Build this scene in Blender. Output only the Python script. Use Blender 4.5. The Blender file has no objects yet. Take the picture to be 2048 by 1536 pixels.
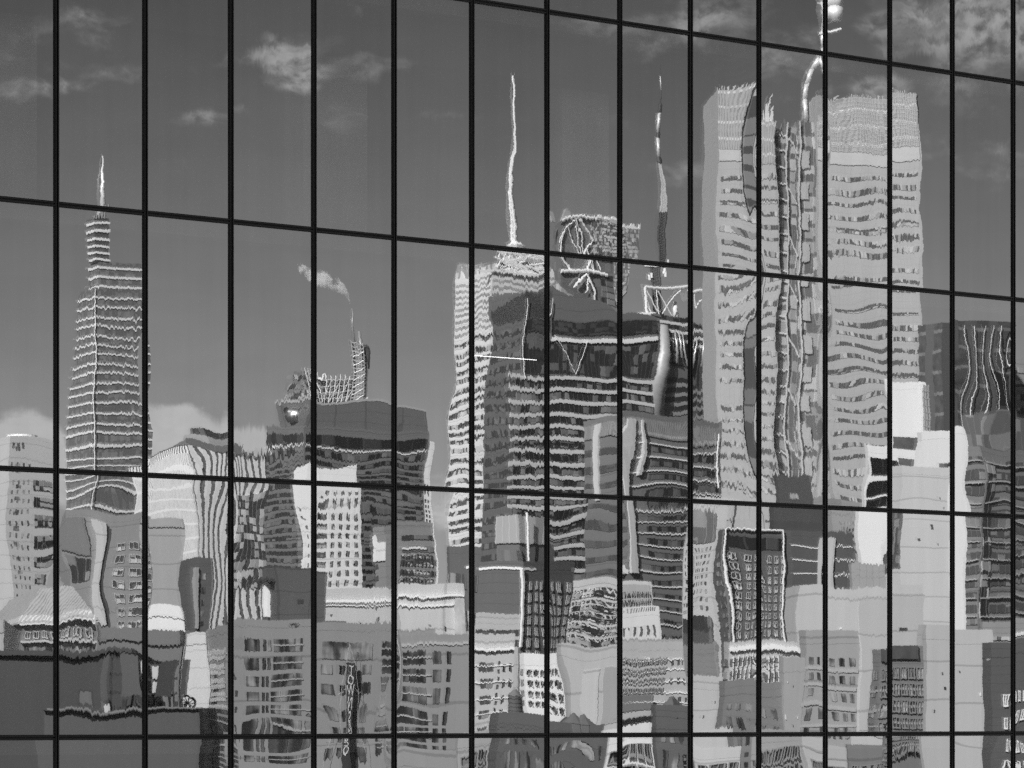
import bpy, math, random
from mathutils import Vector, Matrix
R = math.radians
rnd = random.Random(7)

# ------------------------------------------------------------------ camera, light, exposure
F = 7680.0                       # focal length in photo pixels (2048 wide): a 135 mm lens
CZ = 40.0                        # camera height above the street
HY = 1431.0                      # photo row of the horizon
TH = R(39.29)                    # direction of the glass wall
FD = 60.3                        # metres to the glass wall along the view
PW, PH = 1.524, 3.816            # one pane of the curtain wall
K0 = 5.5317
col = bpy.context.scene.collection
sc = bpy.context.scene
cam = bpy.data.cameras.new('camera'); camo = bpy.data.objects.new('camera', cam); col.objects.link(camo)
cam.lens = 135; cam.sensor_width = 36; cam.clip_start = 0.5; cam.clip_end = 20000
cam.shift_y = (HY - 768) / 2048.0
camo.location = (0, 0, CZ); camo.rotation_euler = (R(90), 0, 0)
sc.camera = camo
sc.view_settings.view_transform = 'Standard'; sc.view_settings.look = 'None'
sc.view_settings.exposure = 0.36; sc.view_settings.gamma = 1.0
sc.cycles.max_bounces = 8; sc.cycles.glossy_bounces = 4; sc.cycles.transparent_max_bounces = 8
sc.cycles.sample_clamp_indirect = 6
sc.cycles.volume_bounces = 3
sc.cycles.use_denoising = False

C2, S2 = math.cos(2*TH), math.sin(2*TH)
def mdir(x, y): return (C2*x + S2*y, S2*x - C2*y)              # mirror a direction in the glass wall
def mpt(x, y):                                                  # where a mirrored thing really stands
    a, b = mdir(x, y - FD); return (a, b + FD)

SUNV = Vector((-0.40, -0.72, 0.56)).normalized()                # towards the sun, as seen in the mirror
sx, sy = mdir(SUNV.x, SUNV.y); SUN = Vector((sx, sy, SUNV.z))
ld = bpy.data.lights.new('sun', 'SUN'); ld.energy = 5.0; ld.angle = R(0.5); ld.color = (1, 1, 1)
lo = bpy.data.objects.new('sun', ld); col.objects.link(lo)
lo.rotation_euler = SUN.to_track_quat('Z', 'Y').to_euler()

world = bpy.data.worlds.new('World'); sc.world = world; world.use_nodes = True; world.cycles.sampling_method = 'NONE'
wt = world.node_tree; wt.nodes.clear()
def nd(t, kind, **kw):
    n = t.nodes.new(kind)
    for k, v in kw.items():
        if k.startswith('i_'):
            n.inputs[int(k[2:])].default_value = v
        else: setattr(n, k, v)
    return n
def ma(t, op, a, b=None, c=None, clamp=False):
    n = t.nodes.new('ShaderNodeMath'); n.operation = op; n.use_clamp = clamp
    for i, v in enumerate((a, b, c)):
        if v is None: continue
        if isinstance(v, (int, float)): n.inputs[i].default_value = v
        else: t.links.new(v, n.inputs[i])
    return n.outputs[0]
def sstep(t, x, lo_, hi_):
    n = t.nodes.new('ShaderNodeMapRange'); n.interpolation_type = 'SMOOTHSTEP'
    t.links.new(x, n.inputs[0]); n.inputs[1].default_value = lo_; n.inputs[2].default_value = hi_
    return n.outputs[0]
sky = nd(wt, 'ShaderNodeTexSky', sky_type='NISHITA', sun_disc=False)
sky.sun_elevation = math.asin(SUN.z); sky.sun_rotation = math.atan2(SUN.x, SUN.y)
sky.air_density = 1.0; sky.dust_density = 0.6; sky.ozone_density = 1.5; sky.altitude = 50
sp = nd(wt, 'ShaderNodeSeparateColor'); wt.links.new(sky.outputs[0], sp.inputs[0])
SKY_R, SKY_G, SKY_B = 0.36, 0.07, 0.0                            # a red-filtered black-and-white sky
g = ma(wt, 'MULTIPLY', sp.outputs[0], SKY_R)
g = ma(wt, 'MULTIPLY_ADD', sp.outputs[1], SKY_G, g)
g = ma(wt, 'MULTIPLY_ADD', sp.outputs[2], SKY_B, g)
# clouds: soft banks and wisps at their own bearings
tc = nd(wt, 'ShaderNodeTexCoord')
sv = nd(wt, 'ShaderNodeSeparateXYZ'); wt.links.new(tc.outputs['Generated'], sv.inputs[0])
vx = ma(wt, 'ADD', ma(wt, 'MULTIPLY', sv.outputs[0], C2), ma(wt, 'MULTIPLY', sv.outputs[1], S2))
vy = ma(wt, 'SUBTRACT', ma(wt, 'MULTIPLY', sv.outputs[0], S2), ma(wt, 'MULTIPLY', sv.outputs[1], C2))
az = ma(wt, 'ARCTAN2', vx, vy); el = ma(wt, 'ARCSINE', sv.outputs[2])
pf = nd(wt, 'ShaderNodeMapRange'); wt.links.new(el, pf.inputs[0])               # polarising filter: deeper sky higher up
for i_, v_ in enumerate((.07, .19, 1.16, .63)): pf.inputs[i_+1].default_value = v_
g = ma(wt, 'MULTIPLY', g, pf.outputs[0])
cb = nd(wt, 'ShaderNodeCombineXYZ'); wt.links.new(az, cb.inputs[0]); wt.links.new(el, cb.inputs[1])
def wnoise(sxx, syy, det, seed):
    mp = nd(wt, 'ShaderNodeMapping'); wt.links.new(cb.outputs[0], mp.inputs[0])
    mp.inputs['Scale'].default_value = (sxx, syy, 1); mp.inputs['Location'].default_value = (seed, seed*1.7, seed)
    n = nd(wt, 'ShaderNodeTexNoise'); wt.links.new(mp.outputs[0], n.inputs['Vector'])
    n.inputs['Scale'].default_value = 1; n.inputs['Detail'].default_value = det; n.inputs['Roughness'].default_value = .6
    return n.outputs[0]
n1 = wnoise(70, 130, 9, 3.3); n2 = wnoise(22, 60, 3, 9.1)
CL = [(40, 925, 110, 85, 1.25), (160, 960, 130, 70, 1.0), (350, 900, 120, 78, 1.5), (470, 930, 110, 66, 1.2), (880, 1010, 120, 110, .6), (580,125,100,38,.9),
      (640, 150, 130, 30, .8), (600, 185, 75, 22, .75), (150, 75, 130, 24, .5), (90, 195, 110, 24, .6), (200, 90, 60, 40, .4),
      (215, 170, 110, 22, .42), (440, 240, 55, 16, .5), (700, 240, 40, 60, .35), (860, 240, 90, 16, .35), (1010, 285, 70, 16, .35),
      (1370, 355, 90, 30, .6), (1450, 60, 120, 60, .6), (1560, 120, 120, 60, .55), (1740, 190, 70, 28, .8), (1840, 60, 120, 70, .6),
      (1960, 70, 130, 90, .85), (2040, 80, 60, 90, 1.1), (1880, 110, 140, 34, .6), (1200, 60, 150, 30, .4), (1300, 120, 60, 70, .35),
      (1860, 300, 100, 50, .5), (1980, 340, 90, 50, .45), (1900,200,90,60,.4), (380,60,80,22,.35)]
tot = None
for (cx, cy, rx, ry, st) in CL:
    dx = ma(wt, 'MULTIPLY_ADD', az, F/rx, -(cx-1024)/rx)
    dy = ma(wt, 'MULTIPLY_ADD', el, F/ry, -(HY-cy)/ry)
    r2 = ma(wt, 'ADD', ma(wt, 'MULTIPLY', dx, dx), ma(wt, 'MULTIPLY', dy, dy))
    e = ma(wt, 'MULTIPLY', ma(wt, 'EXPONENT', ma(wt, 'MULTIPLY', r2, -.8)), st)
    tot = e if tot is None else ma(wt, 'MAXIMUM', tot, e)
ns = ma(wt, 'MULTIPLY_ADD', n2, .55, ma(wt, 'MULTIPLY_ADD', n1, .75, -.70))
lowb = sstep(wt, el, .115, .085)
n3 = wnoise(150, 240, 8, 5.1); hi_d = ma(wt, 'MULTIPLY', sstep(wt, ma(wt, 'ADD', tot, ma(wt, 'MULTIPLY', ns, 1.5)), .12, .85), sstep(wt, n3, .30, .62)); lo_d = sstep(wt, ma(wt, 'ADD', tot, ma(wt, 'MULTIPLY', ns, .8)), .38, .60)
mixd = ma(wt, 'ADD', ma(wt, 'MULTIPLY', hi_d, ma(wt, 'MULTIPLY', ma(wt, 'SUBTRACT', 1.0, lowb), .85)), ma(wt, 'MULTIPLY', lo_d, lowb))
den = ma(wt, 'MULTIPLY', mixd, sstep(wt, sv.outputs[2], -.01, .03))
cloudv = ma(wt, 'MULTIPLY_ADD', n1, 3.0, 4.6)                    # brightness in the sky texture's own units
dm = ma(wt, 'MULTIPLY', den, .62)
g = ma(wt, 'MULTIPLY', g, ma(wt, 'MULTIPLY_ADD', n2, .22, .89))
gg = ma(wt, 'ADD', ma(wt, 'MULTIPLY', g, ma(wt, 'SUBTRACT', 1.0, dm)), ma(wt, 'MULTIPLY', cloudv, dm))
bg = nd(wt, 'ShaderNodeBackground'); wt.links.new(gg, bg.inputs[0]); bg.inputs[1].default_value = .13
wo = nd(wt, 'ShaderNodeOutputWorld'); wt.links.new(bg.outputs[0], wo.inputs[0])

# ------------------------------------------------------------------ materials
MC = {}
def newmat(name):
    m = bpy.data.materials.new(name); m.use_nodes = True; t = m.node_tree; t.nodes.clear()
    p = t.nodes.new('ShaderNodeBsdfPrincipled'); o = t.nodes.new('ShaderNodeOutputMaterial')
    t.links.new(p.outputs[0], o.inputs[0]); return m, t, p
def noise(t, vec, scale, det=4, rough=.55, map_scale=None, out=0):
    if map_scale is not None:
        mp = nd(t, 'ShaderNodeMapping'); t.links.new(vec, mp.inputs[0]); mp.inputs['Scale'].default_value = map_scale; vec = mp.outputs[0]
    n = nd(t, 'ShaderNodeTexNoise'); t.links.new(vec, n.inputs['Vector'])
    n.inputs['Scale'].default_value = scale; n.inputs['Detail'].default_value = det; n.inputs['Roughness'].default_value = rough
    return n.outputs[out]
def wall(v, jz=0.0, ju=0.0, var=.16, rough=.75, jd=.72):
    """masonry, concrete or panels: value v, courses every jz metres, joints every ju metres, rain streaks"""
    key = ('w', v, jz, ju, var, rough, jd)
    if key in MC: return MC[key]
    m, t, p = newmat('masonry'); tcn = nd(t, 'ShaderNodeTexCoord'); oc = tcn.outputs['Object']
    a = noise(t, oc, .35, 6); b = noise(t, oc, 1, 4, map_scale=(1.6, 1.6, .07))
    f = ma(t, 'MULTIPLY_ADD', a, var, 1 - var*.5)
    f = ma(t, 'MULTIPLY', f, ma(t, 'MULTIPLY_ADD', b, var*1.2, 1 - var*.6))
    s = nd(t, 'ShaderNodeSeparateXYZ'); t.links.new(oc, s.inputs[0])
    if jz:
        q = ma(t, 'FRACT', ma(t, 'DIVIDE', s.outputs[2], jz)); q = ma(t, 'LESS_THAN', q, .05)
        f = ma(t, 'MULTIPLY', f, ma(t, 'MULTIPLY_ADD', q, jd-1, 1))
    if ju:
        q = ma(t, 'FRACT', ma(t, 'DIVIDE', ma(t, 'ADD', s.outputs[0], s.outputs[1]), ju)); q = ma(t, 'LESS_THAN', q, .06)
        f = ma(t, 'MULTIPLY', f, ma(t, 'MULTIPLY_ADD', q, jd-1, 1))
    c = ma(t, 'MULTIPLY', f, v, clamp=True)
    t.links.new(c, p.inputs['Base Color']); p.inputs['Roughness'].default_value = rough
    MC[key] = m; return m
def glaz(dark=.03, light=.35, frac=.35, cw=1.5, fh=3.6, rough=.2, metal=0.0):
    """window glass with blinds drawn in some bays: cells cw wide and fh high"""
    key = ('g', dark, light, frac, cw, fh, rough, metal)
    if key in MC: return MC[key]
    m, t, p = newmat('window_glass'); oc = nd(t, 'ShaderNodeTexCoord').outputs['Object']
    oi = nd(t, 'ShaderNodeObjectInfo')
    s = nd(t, 'ShaderNodeSeparateXYZ'); t.links.new(oc, s.inputs[0])
    h = ma(t, 'ADD', s.outputs[0], ma(t, 'MULTIPLY', s.outputs[1], 1.13))
    cu = ma(t, 'FLOOR', ma(t, 'DIVIDE', h, cw)); cz = ma(t, 'FLOOR', ma(t, 'DIVIDE', s.outputs[2], fh))
    cv = nd(t, 'ShaderNodeCombineXYZ'); t.links.new(cu, cv.inputs[0]); t.links.new(cz, cv.inputs[1]); t.links.new(ma(t, 'MULTIPLY', oi.outputs['Random'], 37.), cv.inputs[2])
    wn = nd(t, 'ShaderNodeTexWhiteNoise', noise_dimensions='3D'); t.links.new(cv.outputs[0], wn.inputs[0])
    sc_ = nd(t, 'ShaderNodeSeparateColor'); t.links.new(wn.outputs[1], sc_.inputs[0])
    on = ma(t, 'LESS_THAN', wn.outputs[0], frac)
    fz = ma(t, 'FRACT', ma(t, 'DIVIDE', s.outputs[2], fh))
    drawn = ma(t, 'GREATER_THAN', fz, ma(t, 'MULTIPLY', sc_.outputs[0], .8))         # blind hangs part of the way down
    amt = ma(t, 'MULTIPLY', ma(t, 'MULTIPLY', on, drawn), ma(t, 'MULTIPLY_ADD', sc_.outputs[1], .6, .4))
    c = ma(t, 'MULTIPLY_ADD', amt, light - dark, dark)
    fu = ma(t, 'FRACT', ma(t, 'DIVIDE', h, cw)); mull = ma(t, 'LESS_THAN', fu, .1)
    c = ma(t, 'ADD', c, ma(t, 'MULTIPLY', mull, (light-dark)*.35))
    t.links.new(c, p.inputs['Base Color']); p.inputs['Roughness'].default_value = rough; p.inputs['Metallic'].default_value = metal
    p.inputs['Specular IOR Level'].default_value = .8
    MC[key] = m; return m
def plain(name, v, rough=.6, metal=0.0, var=.1):
    key = ('p', name, v, rough, metal)
    if key in MC: return MC[key]
    m, t, p = newmat(name); oc = nd(t, 'ShaderNodeTexCoord').outputs['Object']
    c = ma(t, 'MULTIPLY', ma(t, 'MULTIPLY_ADD', noise(t, oc, 1.3, 5), var*2, 1-var), v, clamp=True)
    t.links.new(c, p.inputs['Base Color']); p.inputs['Roughness'].default_value = rough; p.inputs['Metallic'].default_value = metal
    MC[key] = m; return m
def fins(light, dark, pitch, duty=.5, wob=.0):
    """vertical ribs: pale piers between dark glass strips"""
    key = ('f', light, dark, pitch, duty)
    if key in MC: return MC[key]
    m, t, p = newmat('ribbed_facade'); oc = nd(t, 'ShaderNodeTexCoord').outputs['Object']
    s = nd(t, 'ShaderNodeSeparateXYZ'); t.links.new(oc, s.inputs[0])
    h = ma(t, 'ADD', s.outputs[0], s.outputs[1])
    q = ma(t, 'LESS_THAN', ma(t, 'FRACT', ma(t, 'DIVIDE', h, pitch)), duty)
    z = ma(t, 'LESS_THAN', ma(t, 'FRACT', ma(t, 'DIVIDE', s.outputs[2], 3.8)), .16)
    d = ma(t, 'MULTIPLY_ADD', z, dark*1.2, dark)
    d = ma(t, 'MULTIPLY', d, ma(t, 'MULTIPLY_ADD', noise(t, oc, .6, 3), 1.4, .3))
    c = ma(t, 'ADD', ma(t, 'MULTIPLY', q, light), ma(t, 'MULTIPLY', ma(t, 'SUBTRACT', 1.0, q), d), clamp=True)
    t.links.new(c, p.inputs['Base Color']); p.inputs['Roughness'].default_value = .5
    MC[key] = m; return m
def drapes(dark=.03, light=.3, sx_=5.0):
    """window glass with hanging curtains and dim room shapes behind it"""
    key = ('d', dark, light, sx_)
    if key in MC: return MC[key]
    m, t, p = newmat('curtained_glass'); oc = nd(t, 'ShaderNodeTexCoord').outputs['Object']; oi = nd(t, 'ShaderNodeObjectInfo')
    ad = nd(t, 'ShaderNodeVectorMath', operation='ADD'); t.links.new(oc, ad.inputs[0])
    cv = nd(t, 'ShaderNodeCombineXYZ')
    for i, k in enumerate((91., 57., 33.)): t.links.new(ma(t, 'MULTIPLY', oi.outputs['Random'], k), cv.inputs[i])
    t.links.new(cv.outputs[0], ad.inputs[1])
    a = sstep(t, noise(t, ad.outputs[0], 1, 2, .5, (sx_*.35, sx_*.35, .25)), .40, .62); b_ = noise(t, ad.outputs[0], 1, 3, .6, (sx_*1.3, sx_*1.3, .12)); c_ = sstep(t, noise(t, ad.outputs[0], 1, 2, .5, (.5, .5, 1.1)), .35, .6)
    v = ma(t, 'MULTIPLY', ma(t, 'MULTIPLY', a, ma(t, 'MULTIPLY_ADD', b_, 1.4, .1)), ma(t, 'MULTIPLY_ADD', c_, .7, .3))
    t.links.new(ma(t, 'MULTIPLY_ADD', v, light-dark, dark, clamp=True), p.inputs['Base Color']); p.inputs['Roughness'].default_value = .15; p.inputs['Specular IOR Level'].default_value = .7
    MC[key] = m; return m
STEEL = plain('bright_steel', .85, .28, 1.0, .05)
WHITE = plain('white_paint', .97, .5, 0, .04)
DARKM = plain('dark_metal', .06, .5)
ROOF = plain('roof_felt', .16, .9)

# curtain wall glass: outer and inner reflecting faces with the faint ripple of tempered glass
def curtain_glass():
    m = bpy.data.materials.new('curtain_wall_glass'); m.use_nodes = True; t = m.node_tree; t.nodes.clear()
    ge = nd(t, 'ShaderNodeNewGeometry')
    mp = nd(t, 'ShaderNodeVectorRotate', rotation_type='Z_AXIS'); t.links.new(ge.outputs['Position'], mp.inputs[0]); mp.inputs['Angle'].default_value = -TH
    P = mp.outputs[0]
    def centred(v, k): return ma(t, 'MULTIPLY', ma(t, 'SUBTRACT', v, .5), k)
    mask = sstep(t, noise(t, P, .55, 1), .38, .66)
    gz = centred(noise(t, P, 1, 2, .5, (23, 1, 2.0)), .0012)
    oi0 = nd(t, 'ShaderNodeObjectInfo'); rk = ma(t, 'MULTIPLY_ADD', ma(t, 'FRACT', ma(t, 'MULTIPLY', oi0.outputs['Random'], 13.7)), 1.0, .35)
    gz = ma(t, 'MULTIPLY', ma(t, 'MULTIPLY', gz, rk), ma(t, 'MULTIPLY_ADD', mask, 1.5, .15))
    gx = centred(noise(t, P, 1, 2, .5, (2.0, 1, 4.5)), .00055)
    hz = centred(noise(t, P, 1, 1, .5, (60, 1, 9)), .0004)
    hx = centred(noise(t, P, 1, 1, .5, (14, 1, 30)), .00022)
    def normal(ax, az_, ox, oz, k=1.0):
        X = ma(t, 'MULTIPLY_ADD', ma(t, 'ADD', gx, hx), k, ox); Z = ma(t, 'MULTIPLY_ADD', ma(t, 'ADD', gz, hz), k, oz)
        cx = nd(t, 'ShaderNodeCombineXYZ')
        t.links.new(ma(t, 'MULTIPLY', X, math.cos(TH)), cx.inputs[0]); t.links.new(ma(t, 'MULTIPLY', X, math.sin(TH)), cx.inputs[1]); t.links.new(Z, cx.inputs[2])
        ad = nd(t, 'ShaderNodeVectorMath', operation='ADD'); t.links.new(ge.outputs['Normal'], ad.inputs[0]); t.links.new(cx.outputs[0], ad.inputs[1])
        no = nd(t, 'ShaderNodeVectorMath', operation='NORMALIZE'); t.links.new(ad.outputs[0], no.inputs[0]); return no.outputs[0]
    oi = nd(t, 'ShaderNodeObjectInfo'); st = noise(t, P, 1, 3, .6, (5, 1, .25))
    tint = ma(t, 'MULTIPLY_ADD', oi.outputs['Random'], .14, ma(t, 'MULTIPLY_ADD', st, .13, .775))
    g1 = nd(t, 'ShaderNodeBsdfGlossy'); t.links.new(tint, g1.inputs['Color']); g1.inputs['Roughness'].default_value = 0
    t.links.new(normal(1, 1, 0, 0), g1.inputs['Normal'])
    g2 = nd(t, 'ShaderNodeBsdfGlossy'); g2.inputs['Color'].default_value = (.80, .80, .80, 1); g2.inputs['Roughness'].default_value = 0
    t.links.new(normal(1, 1, .00035, -.0002, -1.0), g2.inputs['Normal'])
    mg = nd(t, 'ShaderNodeMixShader'); mg.inputs[0].default_value = .13; t.links.new(g1.outputs[0], mg.inputs[1]); t.links.new(g2.outputs[0], mg.inputs[2])
    tr = nd(t, 'ShaderNodeBsdfTransparent'); tr.inputs[0].default_value = (.84, .84, .84, 1)
    mx = nd(t, 'ShaderNodeMixShader'); mx.inputs[0].default_value = .58; t.links.new(tr.outputs[0], mx.inputs[1]); t.links.new(mg.outputs[0], mx.inputs[2])
    o = nd(t, 'ShaderNodeOutputMaterial'); t.links.new(mx.outputs[0], o.inputs[0])
    return m
GLASS = curtain_glass()

# ------------------------------------------------------------------ mesh helpers
def tag(o, label=None, cat=None, group=None, kind=None):
    if label: o['label'] = label
    if cat: o['category'] = cat
    if group: o['group'] = group
    if kind: o['kind'] = kind
    return o
def empty(name, loc, rz=0.0):
    o = bpy.data.objects.new(name, None); col.objects.link(o); o.location = loc; o.rotation_euler = (0, 0, rz); return o
HEXF = ((0, 3, 2, 1), (4, 5, 6, 7), (0, 1, 5, 4), (1, 2, 6, 5), (2, 3, 7, 6), (3, 0, 4, 7))
class MB:
    def __init__(s): s.v = []; s.f = []
    def hex(s, p):
        p = [Vector(q) for q in p]
        vol = (p[1]-p[0]).cross(p[3]-p[0]).dot(p[4]-p[0])
        n = len(s.v); s.v += p
        for f in HEXF:
            f = f if vol > 0 else f[::-1]
            s.f.append([n+i for i in f])
    def box(s, x0, x1, y0, y1, z0, z1):
        s.hex([(x0, y0, z0), (x1, y0, z0), (x1, y1, z0), (x0, y1, z0), (x0, y0, z1), (x1, y0, z1), (x1, y1, z1), (x0, y1, z1)])
    def tube(s, a, b, ra, rb=None, n=8, cap=True):
        a = Vector(a); b = Vector(b); rb = ra if rb is None else rb
        d = (b-a).normalized(); q = d.to_track_quat('Z', 'Y'); k = len(s.v)
        for (c, r) in ((a, ra), (b, rb)):
            for i in range(n):
                t = 2*math.pi*i/n; s.v.append(c + q @ Vector((r*math.cos(t), r*math.sin(t), 0)))
        for i in range(n):
            j = (i+1) % n; s.f.append([k+i, k+j, k+n+j, k+n+i])
        if cap: s.f.append([k+i for i in range(n)][::-1]); s.f.append([k+n+i for i in range(n)])
    def build(s, name, mat, parent=None, mirror=True, smooth=False):
        vs = [(v[0], -v[1], v[2]) for v in s.v] if mirror else [tuple(v) for v in s.v]
        fs = [f[::-1] for f in s.f] if mirror else s.f
        me = bpy.data.meshes.new(name); me.from_pydata(vs, [], fs)
        if smooth: me.polygons.foreach_set('use_smooth', [True]*len(me.polygons))
        me.materials.append(mat)
        o = bpy.data.objects.new(name, me); col.objects.link(o)
        if parent is not None: o.parent = parent
        return o

# a thing seen in the mirror: origin given by photo column, distance D and rotation phi, all before mirroring
def kx(px): return (px - 1024) / F
def zz(py, D): return CZ + (HY - py) / F * D
def place(name, px, D, phi=0.0, z=0.0):
    x, y = mpt(kx(px)*D, D)
    a, b = mdir(math.cos(phi), math.sin(phi))
    return empty(name, (x, y, z), math.atan2(b, a))

def locx(b, p, v):
    k = kx(p); return (k*(b.o.y + v*b.V.y) - b.o.x - v*b.V.x) / (b.U.x - k*b.U.y)
GRID = R(27)
ALLB = []
class Bld:
    """a tower: photo columns of its far-left edge, near corner and far-right edge, at top and (optional) bottom"""
    def __init__(s, name, label, cols, ytop, D, mat, phi=GRID, bot=None, ybot=None, cat='building', group=None, roof=True, body=True, par=.9, deep=None, z0=0.0, cut=None):
        ALLB.append(s); s.D = D; s.phi = phi; s.cols = cols; s.mat = mat; s.ytop = ytop
        x0, xc, x1 = cols; s.root = place(name, xc, D, phi); tag(s.root, label, cat, group)
        s.o = Vector((kx(xc)*D, D))
        s.U = Vector((math.cos(phi), math.sin(phi))); s.V = Vector((-math.sin(phi), math.cos(phi)))
        def tri(c):
            a, m_, b = c; P = Vector((kx(m_)*D, D))
            k1, k0 = kx(b), kx(a)
            w = (k1*D - P.x) / (math.cos(phi) - k1*math.sin(phi))
            if deep is not None: d = deep
            else: d = (P.x - k0*D) / (math.sin(phi) + k0*math.cos(phi))
            q = P - s.o; c0 = Vector((q.dot(s.U), q.dot(s.V)))
            return c0, c0 + Vector((w, 0)), c0 + Vector((0, d))
        s.zt = zz(ytop, D); s.zb = z0
        s.T = tri(cols)
        if bot:
            zr = zz(ybot, D); B = tri(bot)
            k = (s.zt - z0) / (s.zt - zr)
            s.B = tuple(t + (b - t)*k for t, b in zip(s.T, B))
        else: s.B = s.T
        if cut: s.zt2 = zz(cut, D)
        if body:
            m = MB(); q = [s.pt('R', 0, z0), s.pt('R', 1, z0), s.back(z0), s.pt('L', 1, z0)]
            w = [s.pt('R', 0, s.zt), s.pt('R', 1, s.zt), s.back(s.zt), s.pt('L', 1, s.zt)]
            m.hex(q + w); m.build('wall', mat, s.root)
        if roof and body:
            m = MB(); e = min(.35, .04*(s.T[1]-s.T[0]).length)
            c, r, l = s.T
            g_ = .015; x0_, x1_, y0_, y1_ = c.x, r.x, c.y, l.y
            for bx in ((x0_-g_, x1_+g_, y0_-g_, y0_+e), (x0_-g_, x1_+g_, y1_-e, y1_+g_), (x0_-g_, x0_+e, y0_+e, y1_-e), (x1_-e, x1_+g_, y0_+e, y1_-e)):
                m.box(bx[0], bx[1], bx[2], bx[3], s.zt+.002, s.zt + par)
            m.build('parapet', mat, s.root)
    def ends(s, z):
        t = (z - s.zb) / (s.zt - s.zb); return tuple(b + (a-b)*t for a, b in zip(s.T, s.B))
    def pt(s, face, f, z, out=0.0):
        c, r, l = s.ends(z)
        if face == 'R': p = c + (r-c)*f + Vector((0, -out))
        else: p = c + (l-c)*f + Vector((-out, 0))
        return Vector((p.x, p.y, z))
    def back(s, z):
        c, r, l = s.ends(z); p = r + l - c; return Vector((p.x, p.y, z))
    def fr(s, face, px):
        if px is None: return None
        x0, xc, x1 = s.cols
        return (px-xc)/(x1-xc) if face == 'R' else (xc-px)/max(1e-3, (xc-x0))
    def patch(s, m, face, f0, f1, z0, z1, out, inn=-.05):
        m.hex([s.pt(face, f0, z0, inn), s.pt(face, f1, z0, inn), s.pt(face, f1, z0, out), s.pt(face, f0, z0, out),
               s.pt(face, f0, z1, inn), s.pt(face, f1, z1, inn), s.pt(face, f1, z1, out), s.pt(face, f0, z1, out)])
    def strip(s, name, face, xa, xb, ya, yb, mat, out=.15, label=None):
        m = MB(); fa, fb = sorted((s.fr(face, xa), s.fr(face, xb)))
        s.patch(m, face, fa, fb, zz(yb, s.D), zz(ya, s.D), out)
        o = m.build(name, mat, s.root)
        if label: o['label'] = label
        return o
    def bands(s, ya, yb, n, duty, mat, name='window_band', faces='RL', fr=(.02, .98), fl=(.02, .98), out=.12, jit=0.0):
        for i in range(n):
            p = (yb-ya)/n; y0 = ya + p*(i + (1-duty)*.5) + rnd.uniform(-jit, jit)*p; y1 = y0 + p*duty
            m = MB()
            if 'R' in faces: s.patch(m, 'R', fr[0], fr[1], zz(y1, s.D), zz(y0, s.D), out)
            if 'L' in faces: s.patch(m, 'L', fl[0], fl[1], zz(y1, s.D), zz(y0, s.D), out)
            m.build(name, mat, s.root)
    def grid(s, face, xa, xb, nx, ya, yb, ny, wx, wy, mat, sill=None, out=.04, frame=None, name='window', skip=0.0):
        """one part per window: copies that share a mesh"""
        fa, fb = sorted((s.fr(face, xa), s.fr(face, xb))); dz = (zz(ya, s.D)-zz(yb, s.D))/ny
        proto = None; c0 = s.pt(face, 0, s.zt)
        L = ((s.T[1]-s.T[0]).length if face == 'R' else (s.T[2]-s.T[0]).length)
        pw = (fb-fa)*L/nx; w, h = pw*wx, dz*wy
        for j in range(ny):
            for i in range(nx):
                if rnd.random() < skip: continue
                u = fa*L + pw*(i+.5); zc = zz(ya, s.D) - dz*(j+.5)
                if proto is None:
                    m = MB()
                    if face == 'R': m.box(-w/2, w/2, -out, .05, -h/2, h/2)
                    else: m.box(-out, .05, -w/2, w/2, -h/2, h/2)
                    o = m.build(name, mat, s.root); proto = [o]
                    if frame:
                        q = MB(); b = max(.06, w*.06)
                        bars = [(-w/2-b, w/2+b, -h/2-b*1.6, -h/2), (-w/2-b, w/2+b, h/2, h/2+b), (-w/2-b, -w/2, -h/2, h/2), (w/2, w/2+b, -h/2, h/2), (-b/3, b/3, -h/2, h/2)]
                        for (a0, a1, b0, b1) in bars:
                            if face == 'R': q.box(a0, a1, -out-.09, -out-.003, b0, b1)
                            else: q.box(-out-.09, -out-.003, a0, a1, b0, b1)
                        fo = q.build('window_frame', frame, o); proto.append(fo)
                else:
                    o = proto[0].copy(); col.objects.link(o)
                    if len(proto) > 1:
                        k = proto[1].copy(); col.objects.link(k); k.parent = o
                o.parent = s.root
                cc, rr, ll = s.ends(zc)
                if face == 'R': o.location = (cc.x + u, -cc.y, zc)
                else: o.location = (cc.x, -(cc.y + u), zc)
    def mass(s, name, u0, u1, v0, v1, ya, yb, mat, label=None):
        """a block on or in the tower; u, v as fractions of its two faces, rows in photo pixels"""
        c, r, l = s.T; m = MB()
        m.box(c.x+(r.x-c.x)*u0, c.x+(r.x-c.x)*u1, c.y+(l.y-c.y)*v0, c.y+(l.y-c.y)*v1, zz(yb, s.D), zz(ya, s.D))
        o = m.build(name, mat, s.root)
        if label: o['label'] = label
        return o
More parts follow.
